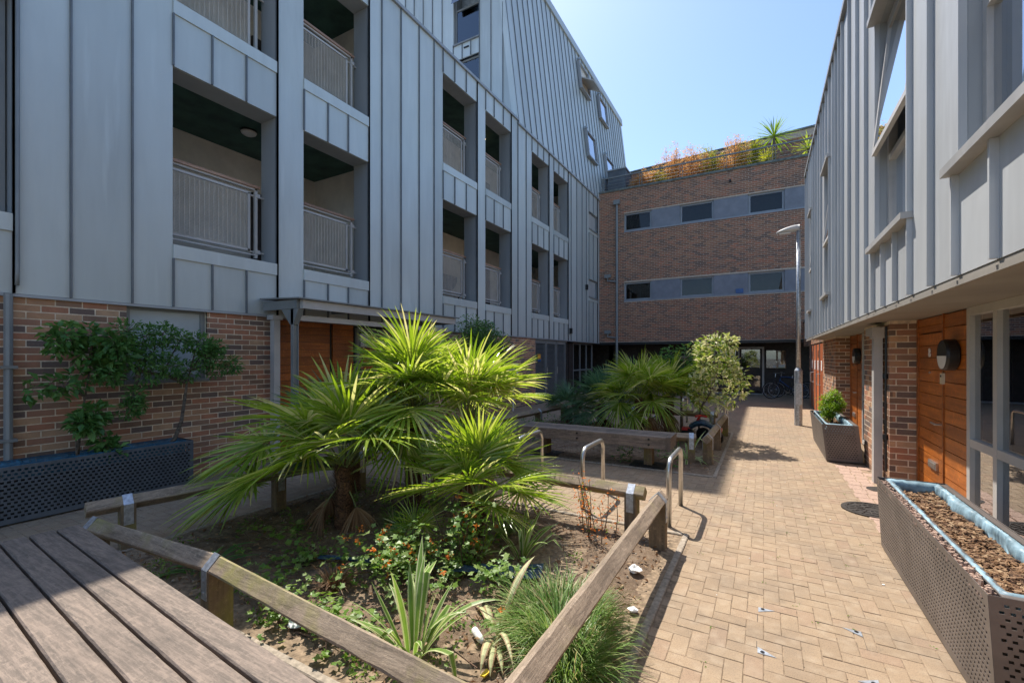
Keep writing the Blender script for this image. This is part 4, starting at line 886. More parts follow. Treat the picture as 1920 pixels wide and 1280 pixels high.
for u in (.45, 2.6):
    c = o0 + dv * u + nv * -.36; P(MB().box((c.x - .08, c.y - .3, .33), (c.x + .08, c.y + .3, .414)), 'bearer', 'postwood', bn); P(MB().box((c.x - .07, c.y - .07, .012), (c.x + .07, c.y + .07, .33)).box((c.x - .2, c.y - .2, 0), (c.x + .2, c.y + .2, .012)), 'pedestal', 'greymetal', bn)
b2 = empty('bench', 'weathered timber beam bench on pedestals before the far bed', 'bench', (-2.4, 6.85, 0), 'timber plank benches')
for i in range(4):
    y = 6.62 + i * .13; z0 = .30 if i in (0, 3) else .40; m = MB(); m.bbox((-3.62, y, z0), (-1.22, y + .115, .475), .01); P(m, 'plank', 'oldwood', b2)
P(B((-1.218, 6.62, .30), (-1.15, 7.125, .474)), 'end_beam', 'oldwood', b2)
bo = MB()
for x in (-2.55, -1.45):
    for z in (.35, .43): bo.tube([(x, 6.619, z), (x, 6.605, z)], .016, 8)
P(bo, 'bolt', 'iron', b2)
for x in (-3.2, -1.5): P(MB().box((x - .06, 6.79, .02), (x + .06, 6.95, .40)), 'pedestal', 'postwood', b2); P(MB().box((x - .25, 6.68, .0), (x + .25, 7.05, .02)), 'base_plate', 'iron', b2)

# bike stands
def hoop_mesh():
    pts = []; L, Hh, r = .70, .63, .11
    pts += [(0, 0, 0), (0, 0, Hh - r)]
    for k in range(1, 7): a = R(90 * k / 6); pts.append((0, r - r * math.cos(a), Hh - r + r * math.sin(a)))
    for k in range(0, 7): a = R(90 * k / 6); pts.append((0, L - r + r * math.sin(a), Hh - r + r * math.cos(a)))
    pts += [(0, L, 0)]
    return MB().tube(pts, .024, 14).mesh('bike_stand', 'steel', True)
hm = hoop_mesh()
for x, y, lab in ((-.79, 4.47, 'steel hoop bike stand nearest the path, behind near bed'), (-1.69, 4.55, 'second steel hoop bike stand from the path, behind near bed'), (-2.6, 4.75, 'third steel hoop bike stand from the path, half hidden by palm leaves'),
                  (-.76, 11.05, 'steel hoop bike stand by the path behind far bed'), (-1.66, 11.1, 'second hoop stand from the path behind far bed'), (-2.55, 11.15, 'third hoop stand from the path behind far bed'), (-3.45, 11.2, 'fourth hoop stand from the path behind far bed'), (-4.35, 11.25, 'hoop stand nearest the left wall behind far bed')):
    tag(link('bike_stand', hm, None, (x, y, 0)), lab, 'bike stand', 'steel hoop bike stands')
# lamp post
lp = empty('street_lamp', 'slim galvanised lamp post with curved lantern beside the path', 'street lamp', (.717, 12.6, 0))
P(MB().tube([(.717, 12.6, 0), (.717, 12.6, 1.30), (.717, 12.6, 1.36)], [.083, .083, .05], 20), 'base', 'galv', lp, smooth=False); P(MB().tube([(.717, 12.6, 1.36), (.717, 12.6, 4.62)], [.05, .042], 16), 'pole', 'galv', lp, smooth=True)
P(MB().box((.66, 12.595 - .088, .5), (.78, 12.595 - .082, 1.0)), 'access_door', 'galv', lp)
lm = MB(); rings = []
for i in range(9):
    u = i / 8; cx = .74 - .48 * u; w = (.06 + .05 * math.sin(math.pi * min(1, u * 1.05))) * (1 if u < .95 else .4); zt = 4.76 - .13 * u * u; zb = 4.60 - .01 * u
    zb = min(zb, zt - .012); rings.append([(cx, 12.6 + w * math.cos(a), (zt + zb) / 2 + (zt - zb) / 2 * math.sin(a)) for a in [2 * math.pi * k / 14 for k in range(14)]])
for p, q in zip(rings, rings[1:]):
    for k in range(14): lm.face([p[k], p[(k + 1) % 14], q[(k + 1) % 14], q[k]])
lm.face(rings[0]); lm.face(rings[-1][::-1]); P(weld(lm), 'lantern', 'lightgrey', lp, smooth=True); P(MB().box((.33, 12.54, 4.578), (.56, 12.66, 4.592)), 'lens', 'white', lp)
# utility box by the left wall, sticker on the louvre
ub = empty('utility_box', 'white utility box with yellow warning triangle on a post by the left brick wall', 'utility box', (-6.6, 11.75, 0))
P(B((-6.66, 11.60, .82), (-6.5, 11.95, 1.42)), 'case', 'white', ub); P(MB().tube([(-6.58, 11.78, 0), (-6.58, 11.78, .82)], .03), 'post', 'white', ub)
P(MB().tube([(-6.496, 11.72, 1.06), (-6.496, 11.88, 1.06), (-6.496, 11.8, 1.26)], .002) if False else (lambda m: (m.hexa([(-6.5, 11.70, 1.06), (-6.494, 11.70, 1.06), (-6.494, 11.86, 1.06), (-6.5, 11.86, 1.06), (-6.5, 11.778, 1.25), (-6.494, 11.778, 1.25), (-6.494, 11.782, 1.25), (-6.5, 11.782, 1.25)]), m)[1])(MB()), 'warning_triangle', 'yellow', ub)
st = empty('safety_sticker', 'small orange and blue safety sticker on louvred door', 'sticker', (XB - .03, 14.0, 1.55)); P(B((XB - .036, 13.98, 1.55), (XB - .03, 14.22, 1.72)), 'top_half', 'orange', st); P(B((XB - .036, 13.98, 1.45), (XB - .03, 14.22, 1.549)), 'lower_half', 'blue', st)
# manhole covers and inspection plates
mc = empty('manhole_cover', 'round cast iron manhole cover in the paving by the near planter', 'manhole cover', (1.0, 5.98, 0))
m = MB().disc((1.0, 5.98, -.02), (0, 0, 1), .27, .032, 40); P(m, 'plate', 'iron', mc); m = MB()
for i in range(3): m.torus((1.0, 5.98, .012), (0, 0, 1), .07 + i * .075, .008, 36, 6)
for i in range(16): a = i * math.pi / 8; m.tube([(1 + .08 * math.cos(a), 5.98 + .08 * math.sin(a), .012), (1 + .23 * math.cos(a + .25), 5.98 + .23 * math.sin(a + .25), .012)], .008, 5)
P(m, 'raised_pattern', 'iron', mc)
tag(MB().disc((1.22, 6.95, -.02), (0, 0, 1), .12, .03, 28).build('drain_cover', 'iron'), 'small round iron cover at the foot of the brick pier', 'drain cover')
ip = empty('inspection_cover', 'recessed paved inspection cover with small steel corner plates in the path', 'inspection cover', (.22, 3.05, 0))
cs_ = [(-.03, 3.30, 1, 1), (-.02, 2.83, 1, 1), (.50, 3.29, -1, -1), (.49, 2.83, -1, 1)]
for x, y, sx, sy in ((-.03, 3.31, 1, -1), (-.03, 2.80, 1, 1), (.50, 3.31, -1, -1), (.50, 2.80, -1, 1)):
    m = MB(); m.hexa([(x, y, 0), (x + .09 * sx, y, 0), (x + .004 * sx, y + .055 * sy, 0), (x, y + .055 * sy, 0), (x, y, .003), (x + .09 * sx, y, .003), (x + .004 * sx, y + .055 * sy, .003), (x, y + .055 * sy, .003)]); f = P(m, 'corner_plate', 'galv', ip)
    P(MB().disc((x + .024 * sx, y + .015 * sy, .003), (0, 0, 1), .011, .002, 10), 'key_hole', 'black', f)
m = MB(); m.box((-.036, 2.795, -.01), (-.033, 3.315, -.001)).box((.501, 2.795, -.01), (.503, 3.315, -.001)).box((-.031, 3.311, -.01), (.501, 3.313, -.001)).box((-.031, 2.793, -.01), (.501, 2.795, -.001)); P(m, 'frame', 'iron', ip)

# bicycles
def bicycle(label, loc, rz, frame='black', tilt=0, group='parked bicycles', s=1):
    t = empty('bicycle', label, 'bicycle', loc, group, rz); t.rotation_euler = (tilt, 0, rz); t.scale = (s, s, s); r = .33
    for x in (-.52, .52):
        wh = MB().torus((x, 0, r), (0, 1, 0), r - .02, .018, 32, 8).build('wheel', 'rubber', t); MB().torus((x, 0, r), (0, 1, 0), r - .045, .010, 32, 6).build('rim', 'galv', wh)
        sp = MB()
        for k in range(14): a = k * math.pi / 7; sp.tube([(x, 0, r), (x + .285 * math.cos(a), 0, r + .285 * math.sin(a))], .0018, 4)
        sp.tube([(x, -.04, r), (x, .04, r)], .02, 8); sp.build('spokes', 'galv', wh)
    f = MB(); bb_, seat, head, hl = (-.08, 0, .3), (-.24, 0, .80), (.36, 0, .84), (.40, 0, .70)
    for a, b, q in ((bb_, seat, .015), (seat, head, .015), (bb_, hl, .018), (seat, (-.52, 0, r), .009), (bb_, (-.52, 0, r), .010), (head, hl, .018), (hl, (.52, 0, r), .012)): f.tube([a, b], q, 8)
    f.build('frame', frame, t); MB().tube([(-.24, 0, .80), (-.27, 0, .92)], .012, 8).build('seat_post', 'steel', t)
    MB().hexa([(-.40, -.07, .92), (-.13, -.02, .92), (-.13, .02, .92), (-.40, .07, .92), (-.41, -.075, .965), (-.12, -.02, .955), (-.12, .02, .955), (-.41, .075, .965)]).build('saddle', 'black', t)
    MB().tube([(.36, 0, .84), (.34, 0, .98), (.36, 0, 1.0)], .012, 8).tube([(.28, -.28, 1.0), (.36, -.1, 1.0), (.36, .1, 1.0), (.28, .28, 1.0)], .011, 8).build('handlebar', 'steel', t)
    MB().disc((-.08, -.03, .3), (0, -1, 0), .09, .006, 20).tube([(-.08, -.05, .3), (0, -.05, .16)], .008, 6).box((-.04, -.13, .15), (.04, -.05, .17)).build('crank', 'steel', t)
bicycle('dark bicycle parked under the far brick building, front wheel towards the path', (.75, 20.2, 0), R(200), 'black', .08)
bicycle('blue bicycle leaning behind another at the far underpass', (.95, 20.75, 0), R(186), 'blue', -.06)
bicycle('bicycle parked at the hoop stands behind far bed, half hidden by palms', (-2.75, 11.5, 0), R(68), 'black', .05)
bicycle('child-size blue bicycle on the lower gallery behind the wire railing', (-7.75, 11.25, 2.95), R(88), 'blue', .05, 'bicycles on the gallery', .8)
hc = MB(); pts = [(-9.195, 11.9 + .55 * math.cos(R(180 + i * 9)), 4.35 + .55 * math.sin(R(180 + i * 9))) for i in range(21)]
hc.face(pts); hc.face([(p[0] + .05, p[1], p[2]) for p in pts][::-1])
for i in range(21): p, q = pts[i], pts[(i + 1) % 21]; hc.face([p, q, (q[0] + .05, q[1], q[2]), (p[0] + .05, p[1], p[2])])
tag(hc.build('wall_table', 'panelgrey'), 'grey half-round drop-leaf shape on the lower gallery wall', 'wall table')
# ride-on toy in far bed
ty = empty('ride_on_toy', 'dark blue and red plastic ride-on toy lying in the far bed', 'toy', (-1.0, 9.0, 0))
m = MB(); rings = []
for i in range(7):
    u = i / 6; x = -1.22 + .44 * u; w = .07 + .05 * math.sin(math.pi * u); h = .30 + .10 * math.sin(math.pi * u); rings.append([(x, 9.0 + w * math.cos(a), h + .06 * math.sin(a)) for a in [2 * math.pi * k / 10 for k in range(10)]])
for p, q in zip(rings, rings[1:]):
    for k in range(10): m.face([p[k], p[(k + 1) % 10], q[(k + 1) % 10], q[k]])
m.face(rings[0]); m.face(rings[-1][::-1]); P(m, 'body', 'tarp', ty, smooth=False)
P(MB().tube([(-1.1, 9.0, .4), (-1.04, 9.0, .52)], .02, 8).tube([(-1.1, 8.88, .52), (-1.04, 9.0, .53), (-.93, 9.1, .50)], .018, 8), 'handlebar', 'red', ty)
for x, y in ((-1.24, 8.9), (-.76, 8.9), (-1.0, 9.14)): P(MB().disc((x, y, .16), (.3, 1, 0), .13, .05, 18), 'wheel', 'black', ty)
P(MB().box((-1.34, 8.9, .25), (-1.2, 9.06, .30)).box((-.82, 8.92, .26), (-.66, 9.06, .32)), 'mudguard', 'red', ty)

# ================================================================== PLANTING
def dirv(az, el): return Vector((math.cos(el) * math.cos(az), math.cos(el) * math.sin(az), math.sin(el)))
def frond(parent, base, az, el, plen, rad, rg, mat, nl=34, spread=None, droop=.10, stiff=1):
    base = Vector(base); d0 = dirv(az, min(R(86), el + R(22))); d1 = dirv(az, el)
    pts = []; p = base.copy()
    for k in range(6):
        pts.append(p.copy()); t = k / 5; dd = d0.lerp(d1, t).normalized(); p = p + dd * plen / 5
    end = pts[-1]; d = dirv(az, el - R(rg.uniform(0, 14))); s = Vector((-math.sin(az), math.cos(az), 0)); n = s.cross(d) * -1
    roll = rg.uniform(-.55, .55); s2 = s * math.cos(roll) + n * math.sin(roll); n2 = n * math.cos(roll) - s * math.sin(roll)
    m = MB(); m.tube(pts, [.011, .009, .008, .007, .006, .006], 5, 1)
    sp = spread or R(rg.uniform(95, 125)); cone = rg.uniform(.02, .22)
    for i in range(nl):
        u = -1 + 2 * (i + .5) / nl + rg.uniform(-.012, .012); th = sp * u; L = rad * (1 - .34 * abs(u) ** 2.2) * rg.uniform(.9, 1.06)
        ld = (d * math.cos(th) + s2 * math.sin(th) + n2 * (cone * (abs(u) ** 1.5) + rg.uniform(-.035, .035))).normalized(); side = n2.cross(ld).normalized()
        wmax = .0118 * rad / .6 * rg.uniform(.85, 1.15); dr = droop * rg.uniform(.5, 1.7) * (1.8 if rg.random() < .12 else 1)
        prev = None
        for t, w in ((.03, .30), (.25, .75), (.5, 1.0), (.74, .72), (.9, .35), (1.0, .04)):
            c = end + ld * L * t - Vector((0, 0, dr * L * (t ** 2.4))); e = side * wmax * w; fold = n2 * (wmax * w * .55)
            cur = (c + e + fold, c - fold * .3, c - e + fold)
            if prev: m.face([prev[0], prev[1], cur[1], cur[0]]); m.face([prev[1], prev[2], cur[2], cur[1]])
            prev = cur
    me = weld(m).mesh('frond', [mat, 'petiole']); o = link('frond', me); o.parent = parent; o.matrix_parent_inverse = wmat(parent).inverted(); return o
def palm(label, base, h, n, rad, plen, seed, mat='palm', els=(78, -30), extra=(), azr=(0, 360), tr=.085, nl=34, droop=.10):
    rg = random.Random(seed); t = empty('fan_palm', label, 'palm', base, 'fan palms in the planting beds'); b = Vector(base)
    # fibrous trunk
    m = MB(); pts = []; rs = []
    N = max(5, int(h / .04))
    for k in range(N + 1): pts.append(b + Vector((.015 * math.sin(k), .015 * math.cos(k * 1.3), -.03 + (h + .06) * k / N))); rs.append(tr * (1.05 - .15 * k / N) * rg.uniform(.88, 1.12))
    m.tube(pts, rs, 12)
    for _ in range(int(h * 520)):
        z = rg.uniform(0, h + .06); a = rg.uniform(0, 6.28); p = b + Vector((math.cos(a) * tr, math.sin(a) * tr, z)); o = Vector((math.cos(a), math.sin(a), 0)) * rg.uniform(.01, .045); w = Vector((-math.sin(a), math.cos(a), 0)) * rg.uniform(.004, .012)
        up = Vector((0, 0, rg.uniform(.03, .09))); m.face([p - w, p + w, p + o + up]) 
    P(m, 'trunk', 'fibre', t)
    top = b + Vector((0, 0, h))
    for i in range(n):
        u = (i + .5) / n; el = R(els[0] + (els[1] - els[0]) * u ** 1.15 + rg.uniform(-8, 8)); az = R(azr[0] + ((i * 137.5) % 360) * (azr[1] - azr[0]) / 360 + rg.uniform(-14, 14))
        frond(t, top + Vector((rg.uniform(-.03, .03), rg.uniform(-.03, .03), rg.uniform(-.08, .05))), az, el, plen * rg.uniform(.8, 1.15), rad * rg.uniform(.82, 1.1), rg, mat, nl, droop=droop)
    for (az, el, pl, ra) in extra: frond(t, top, R(az), R(el), pl, ra, rg, mat, nl, droop=droop)
    if h > .3:
        for _ in range(3): frond(t, top - Vector((0, 0, .12)), rg.uniform(0, 6.28), R(rg.uniform(-72, -50)), plen * .55, rad * .6, rg, 'dry', 18, spread=R(55), droop=.35)
    return t
palm('tall bright fan palm at the middle of near bed', (-3.35, 3.75, 0), 1.0, 20, .72, .56, 11, nl=32, droop=.15, els=(82, -8), extra=((-70, 38, .45, .6), (-95, 60, .5, .6), (195, 45, .5, .66), (215, 62, .5, .66), (-60, -38, .42, .6)))
palm('tall fan palm leaning right behind the others in near bed', (-2.8, 4.0, 0), .92, 13, .70, .5, 17, nl=32, droop=.15, els=(80, 8), extra=((10, 35, .5, .62), (-20, 50, .5, .62)))
palm('bright fan palm with fibrous trunk at the left of near bed', (-3.5, 2.95, 0), .55, 18, .68, .5, 23, nl=32, droop=.16, els=(78, -5), extra=((205, -2, .8, .68), (222, 8, .75, .66), (236, -14, .75, .66), (250, 30, .45, .6), (212, -24, .95, .58)))
palm('sunlit lower fan palm nearest the path in near bed', (-2.28, 3.42, 0), .28, 17, .56, .46, 35, nl=30, els=(80, 2), tr=.07, extra=((-20, 20, .5, .5), (0, 8, .48, .48), (-40, 2, .45, .46)))
palm('shaded bluish fan palm behind the left of near bed', (-4.3, 3.75, 0), .35, 16, .68, .6, 47, 'palm_shade', els=(80, 12))
palm('low young fan palm between the trunks in near bed', (-2.55, 2.85, 0), .06, 7, .28, .16, 59, els=(70, 10), tr=.04, nl=22)
palm('large fan palm in the middle of far bed', (-2.15, 9.0, 0), .75, 24, .70, .5, 61, 'palm', droop=.2, els=(80, -40))
palm('dark fan palm at the left of far bed', (-3.1, 9.5, 0), .55, 18, .62, .5, 67, 'palm_shade', droop=.12)
palm('fan palm at the right of far bed beside the variegated bush', (-1.72, 9.75, 0), .75, 18, .66, .48, 71, 'palm', droop=.16)
palm('small dark fan palm by the louvred doors', (-4.05, 10.0, 0), .3, 12, .55, .4, 73, 'palm_shade')

def leaves(m, c, r, n, size, rg, aspect=.5, flat=.0, squash=(1, 1, 1), shell=.5, mi=0):
    c = Vector(c)
    for _ in range(n):
        d = Vector((rg.gauss(0, 1), rg.gauss(0, 1), rg.gauss(0, 1))).normalized(); q = r * (shell + (1 - shell) * rg.random()) if rg.random() < .75 else r * rg.random()
        p = c + Vector((d.x * squash[0], d.y * squash[1], d.z * squash[2])) * q; one_leaf(m, p, d, size * rg.uniform(.6, 1.25), rg, aspect, mi)
def one_leaf(m, p, d, L, rg, aspect=.5, mi=0):
    a = (d + Vector((rg.uniform(-1, 1), rg.uniform(-1, 1), rg.uniform(-.7, .5)))).normalized(); n = (Vector((rg.uniform(-.8, .8), rg.uniform(-.8, .8), 1)) + d * .5); s = a.cross(n)
    if s.length < .05: s = a.orthogonal()
    s = s.normalized() * L * aspect * .5; up = s.cross(a).normalized() * L * .12
    m.face([p, p + a * L * .45 + s + up, p + a * L - up, p + a * L * .45 - s + up], mi)
def branch_shrub(name, label, cat, base, limbs, leafmat, size, seed, trunk_r=.02, trunkmat='trunk', aspect=.5, group=None, fill=None):
    """limbs: list of (points, [(cluster centre, radius, count)])"""
    rg = random.Random(seed); t = empty(name, label, cat, base, group); tm = MB(); lm = MB()
    for pts, clusters in limbs:
        n = len(pts); tm.tube(pts, [trunk_r * (1 - .65 * i / max(1, n - 1)) for i in range(n)], 7)
        for c, r, k in clusters:
            c = Vector(c); near = min((Vector(p) for p in pts), key=lambda q: (q - c).length)
            tm.tube([near, near.lerp(c, .5) + Vector((0, 0, .03)), c], [trunk_r * .4, trunk_r * .3, trunk_r * .15], 5)
            for _ in range(5):
                d = Vector((rg.uniform(-1, 1), rg.uniform(-1, 1), rg.uniform(-.4, 1))).normalized() * r * .85; tm.tube([c, c + d], [trunk_r * .16, trunk_r * .08], 4)
            leaves(lm, c, r, k, size, rg, aspect)
    P(tm, 'trunk', trunkmat, t); P(lm, 'crown', leafmat, t); return t
rg = random.Random(3)
def cl(pts, r, k): return [((x + rg.uniform(-.05, .05), y + rg.uniform(-.05, .05), z + rg.uniform(-.05, .05)), r * rg.uniform(.9, 1.35), int(k * rg.uniform(1.0, 1.5))) for x, y, z in pts]
# left planter: broad-leaved shrub and a small tree with bent trunk
branch_shrub('leafy_shrub', 'tiered dark green shrub growing in the left wall planter', 'shrub', (-6.5, 1.95, .44),
    [([(-6.5, 1.93, .44), (-6.48, 1.95, .9), (-6.47, 2.02, 1.45), (-6.45, 2.05, 1.85)], cl([(-6.45, 2.05, 1.85), (-6.4, 1.85, 1.72), (-6.4, 2.2, 1.75), (-6.42, 2.0, 1.62), (-6.4, 2.3, 1.6), (-6.42, 2.1, 1.5), (-6.4, 1.75, 1.86)], .13, 75)),
     ([(-6.5, 1.93, .44), (-6.44, 1.90, .8)], cl([(-6.4, 1.88, .95), (-6.4, 1.98, .88), (-6.4, 2.05, .98)], .10, 70)), ([(-6.47, 1.97, 1.2), (-6.4, 1.8, 1.3)], cl([(-6.4, 1.72, 1.28), (-6.4, 1.85, 1.32), (-6.42, 1.6, 1.27)], .09, 28)),
     ([(-6.5, 2.05, .44), (-6.45, 2.1, .58)], cl([(-6.42, 2.1, .62), (-6.4, 2.25, .6)], .09, 45))], 'shrub', .10, 5, .014, aspect=.6)
branch_shrub('small_tree', 'small evergreen with bent grey trunk and spreading crown in left wall planter', 'tree', (-6.5, 2.82, .44),
    [([(-6.5, 2.72, .42), (-6.48, 2.85, .6), (-6.44, 2.9, .8), (-6.46, 2.95, 1.1), (-6.45, 2.97, 1.3), (-6.43, 3.0, 1.45)], cl([(-6.4, 2.95, 1.48), (-6.4, 3.1, 1.6), (-6.4, 3.2, 1.75), (-6.38, 3.3, 1.55), (-6.4, 3.42, 1.52), (-6.38, 3.05, 1.8), (-6.4, 3.3, 1.72)], .12, 170)),
     ([(-6.46, 2.95, 1.3), (-6.44, 2.7, 1.4), (-6.42, 2.45, 1.45), (-6.4, 2.2, 1.55)], cl([(-6.4, 2.75, 1.5), (-6.4, 2.6, 1.42), (-6.4, 2.45, 1.55), (-6.4, 2.3, 1.7), (-6.4, 2.5, 1.85), (-6.4, 2.7, 1.9), (-6.38, 2.35, 1.9), (-6.4, 2.85, 1.85), (-6.4, 2.2, 1.45), (-6.4, 2.55, 1.7)], .14, 190)),
     ([(-6.42, 2.45, 1.45), (-6.4, 2.38, 1.15)], cl([(-6.4, 2.4, 1.2), (-6.4, 2.4, 1.02), (-6.4, 2.33, .98)], .1, 130))], 'shrub', .062, 6, .028, aspect=.38)
gw = MB(); rgg = random.Random(9)
for _ in range(160):
    y = rgg.uniform(.9, 2.8); one = Vector((rgg.uniform(-6.62, -6.36), y, .45)); a = rgg.uniform(0, 6.28); l = rgg.uniform(.05, .16); s = Vector((-math.sin(a), math.cos(a), 0)) * .003; d = Vector((math.cos(a) * .5, math.sin(a) * .5, 1)) * l; gw.face([one - s, one + s, one + d])
o = gw.build('weeds', 'dry', kind='stuff'); tag(o, 'dry wispy weeds in the left wall planter', 'weeds')
# dark bush by the entrance
branch_shrub('evergreen_bush', 'dense dark evergreen bush against the wall beyond the entrance canopy', 'bush', (-6.1, 9.4, 0),
    [([(-6.1, 9.4, 0), (-6.1, 9.4, .8), (-6.1, 9.45, 1.5)], cl([(-6.0, 9.2 + .28 * i, 1.35 + .3 * j) for i in range(-2, 4) for j in range(0, 4) if not (j == 3 and i > 1) and not (j == 0 and i > 2)], .27, 330))], 'shrub', .06, 12, .05)
# far bed bushes
rv = random.Random(88); vb = []
for i in range(32):
    a_ = rv.uniform(0, 6.28); z = rv.choice([.85, 1.0, 1.15, 1.3, 1.4, 1.5, 1.6, 1.75, 1.9]); q = (.58 if z < 1.55 else .40 if z < 1.8 else .16) * math.sqrt(rv.uniform(.15, 1)); vb.append((-.76 + q * math.cos(a_), 9.2 + q * math.sin(a_), z))
branch_shrub('variegated_bush', 'sunlit bush with cream variegated leaves overhanging the path from far bed', 'bush', (-1.12, 9.45, 0),
    [([(-1.12, 9.45, 0), (-1.08, 9.4, .6), (-.85, 9.28, 1.0), (-.74, 9.2, 1.5), (-.72, 9.2, 2.1)], cl(vb, .135, 42))], 'varieg', .105, 13, .022, aspect=.45)
branch_shrub('green_bush', 'mid green leafy bush behind the palms at the right of far bed', 'bush', (-1.5, 9.9, 0),
    [([(-1.5, 9.9, 0), (-1.5, 9.9, .9), (-1.45, 9.9, 1.6)], cl([(-1.5 + .3 * i, 9.9 + .1 * j, 1.0 + .22 * j) for i in (-1, 0, 1) for j in range(0, 4)], .19, 110))], 'shrub', .085, 14, .03)
wd = MB(); rgg = random.Random(19)
for _ in range(26): leaves(wd, (rgg.uniform(-4.4, -1.0), rgg.uniform(6.8, 9.8), rgg.uniform(.03, .12)), .14, 40, .055, rgg)
for _ in range(10): leaves(wd, (rgg.uniform(-4.4, -3.2), rgg.uniform(7.6, 10), rgg.uniform(.1, .28)), .16, 60, .05, rgg)
tag(wd.build('ground_cover', 'shrub', kind='stuff'), 'low green ground cover under the palms of far bed', 'ground cover')
# shrub in right planter
rs = random.Random(21); bl_ = []
for i in range(54):
    d = Vector((rs.gauss(0, 1), rs.gauss(0, 1), rs.gauss(0, .9))).normalized() * rs.uniform(.45, 1); bl_.append(((1.05 + d.x * .18, 9.6 + d.y * .23, .74 + d.z * .24 + .02), .085, 85))
branch_shrub('bright_shrub', 'bright lime green bushy conifer shrub in the farther right planter', 'shrub', (1.05, 9.6, .46), [([(1.05, 9.6, .44), (1.05, 9.6, .85)], bl_)], 'shrub_b', .042, 22, .015, aspect=.3)

# strap leaves
def strap(m, base, az, L, w, lean, bend, rg, stripe=True, kink=None):
    base = Vector(base); prev = None; N = 9; p = base.copy(); h = Vector((math.cos(az), math.sin(az), 0)); side = Vector((-math.sin(az), math.cos(az), 0)); el = R(90) - lean
    for k in range(N + 1):
        t = k / N; ww = w * (.55 + .9 * t if t < .5 else 1.0) * (1 if t < .6 else max(.03, 1 - ((t - .6) / .4) ** 1.6))
        if t < .5: ww = w * (.6 + .8 * t)
        d = h * math.cos(el) + Vector((0, 0, 1)) * math.sin(el); n = side.cross(d)
        cur = [p + side * ww * q + n * (abs(q) * ww * .35) for q in (-1, -.6, 0, .6, 1)]
        if prev:
            for i, mi in ((0, 1), (1, 0), (2, 0), (3, 1)): m.face([prev[i], prev[i + 1], cur[i + 1], cur[i]], mi if stripe else 0)
        prev = cur; p = p + d * L / N; el -= bend / N * (1 + (t * 1.2)) 
        if kink and abs(t - kink) < .06: el -= 1.1
def flax(label, base, n, L, w, seed, mats=('flax_g', 'flax_c'), name='flax_plant', lean=(.05, .75), bend=(.2, 1.3), split=True, cat='flax'):
    rg = random.Random(seed); t = empty(name, label, cat, base); b = Vector(base)
    for i in range(n):
        m = MB(); a = rg.uniform(0, 6.28); strap(m, b + Vector((math.cos(a) * .04, math.sin(a) * .04, -.02)), a, L * rg.uniform(.55, 1.1), w * rg.uniform(.7, 1.2), rg.uniform(*lean), rg.uniform(*bend), rg, kink=(rg.uniform(.5, .75) if rg.random() < .15 else None))
        P(weld(m), 'leaf', list(mats), t)
flax('cream-striped flax with upright sword leaves by the front rail', (-1.66, 1.86, 0), 26, .60, .021, 101, lean=(.02, .65), bend=(.1, 1.2))
flax('striped flax plant on bare soil near the right palm', (-1.72, 3.22, 0), 20, .58, .016, 103, lean=(.1, .9), bend=(.1, 1.6))
flax('striped flax plant at the right front corner of far bed', (-1.05, 7.55, 0), 22, .6, .017, 105, lean=(.3, 1.1), bend=(.4, 1.6))
flax('dark strap-leaved plant behind the bench at left front of near bed', (-3.75, 1.85, 0), 22, .36, .013, 107, mats=('shrub', 'shrub'), lean=(.3, 1.1), bend=(.4, 1.5), name='strap_plant', cat='plant')
flax('small green sword-leaved plant beside the fibrous palm trunk', (-2.05, 3.15, 0), 12, .28, .009, 109, mats=('palm', 'palm'), lean=(.1, .7), bend=(.1, .8), name='strap_plant', cat='plant')
flax('drooping pale flax leaves beside the grass clump', (-1.35, 2.2, 0), 11, .52, .02, 111, mats=('flax_c', 'dry'), lean=(.4, 1.0), bend=(.8, 2.0))
# grass-like clump
def clump(label, base, n, L, rad, seed, mat='grass'):
    rg = random.Random(seed); m = MB(); b = Vector(base)
    for _ in range(n):
        a = rg.uniform(0, 6.28); q = rad * math.sqrt(rg.random()) * .6; p = b + Vector((math.cos(a) * q, math.sin(a) * q, 0)); az = a + rg.uniform(-.7, .7); el = R(rg.uniform(45, 88)); l = L * rg.uniform(.55, 1.15); be = rg.uniform(.6, 2.4); w = .0036 * rg.uniform(.7, 1.3); prev = None
        side = Vector((-math.sin(az), math.cos(az), 0))
        for k in range(6):
            t = k / 5; ww = w * (1 - .9 * t ** 2); cur = (p + side * ww, p - side * ww)
            if prev: m.face([prev[0], prev[1], cur[1], cur[0]])
            prev = cur; p = p + (Vector((math.cos(az), math.sin(az), 0)) * math.cos(el) + Vector((0, 0, math.sin(el)))) * l / 5; el -= be / 5
    o = weld(m).build('grass_clump', mat); o.location = (0, 0, 0); return tag(o, label, 'grass')
clump('big arching lilyturf grass clump by the path side rail', (-1.02, 2.38, 0), 1700, .35, .38, 121)
clump('second lilyturf tuft against the right rail of near bed', (-.86, 2.12, 0), 700, .32, .25, 123)
clump('dry straw-coloured grass tuft in the middle of near bed', (-2.62, 2.12, 0), 220, .2, .08, 125, 'dry')
clump('small grass tuft near the back post of near bed', (-2.05, 3.5, 0), 160, .16, .08, 127)
clump('green tuft under the tall palm', (-3.1, 3.2, 0), 200, .2, .12, 129)
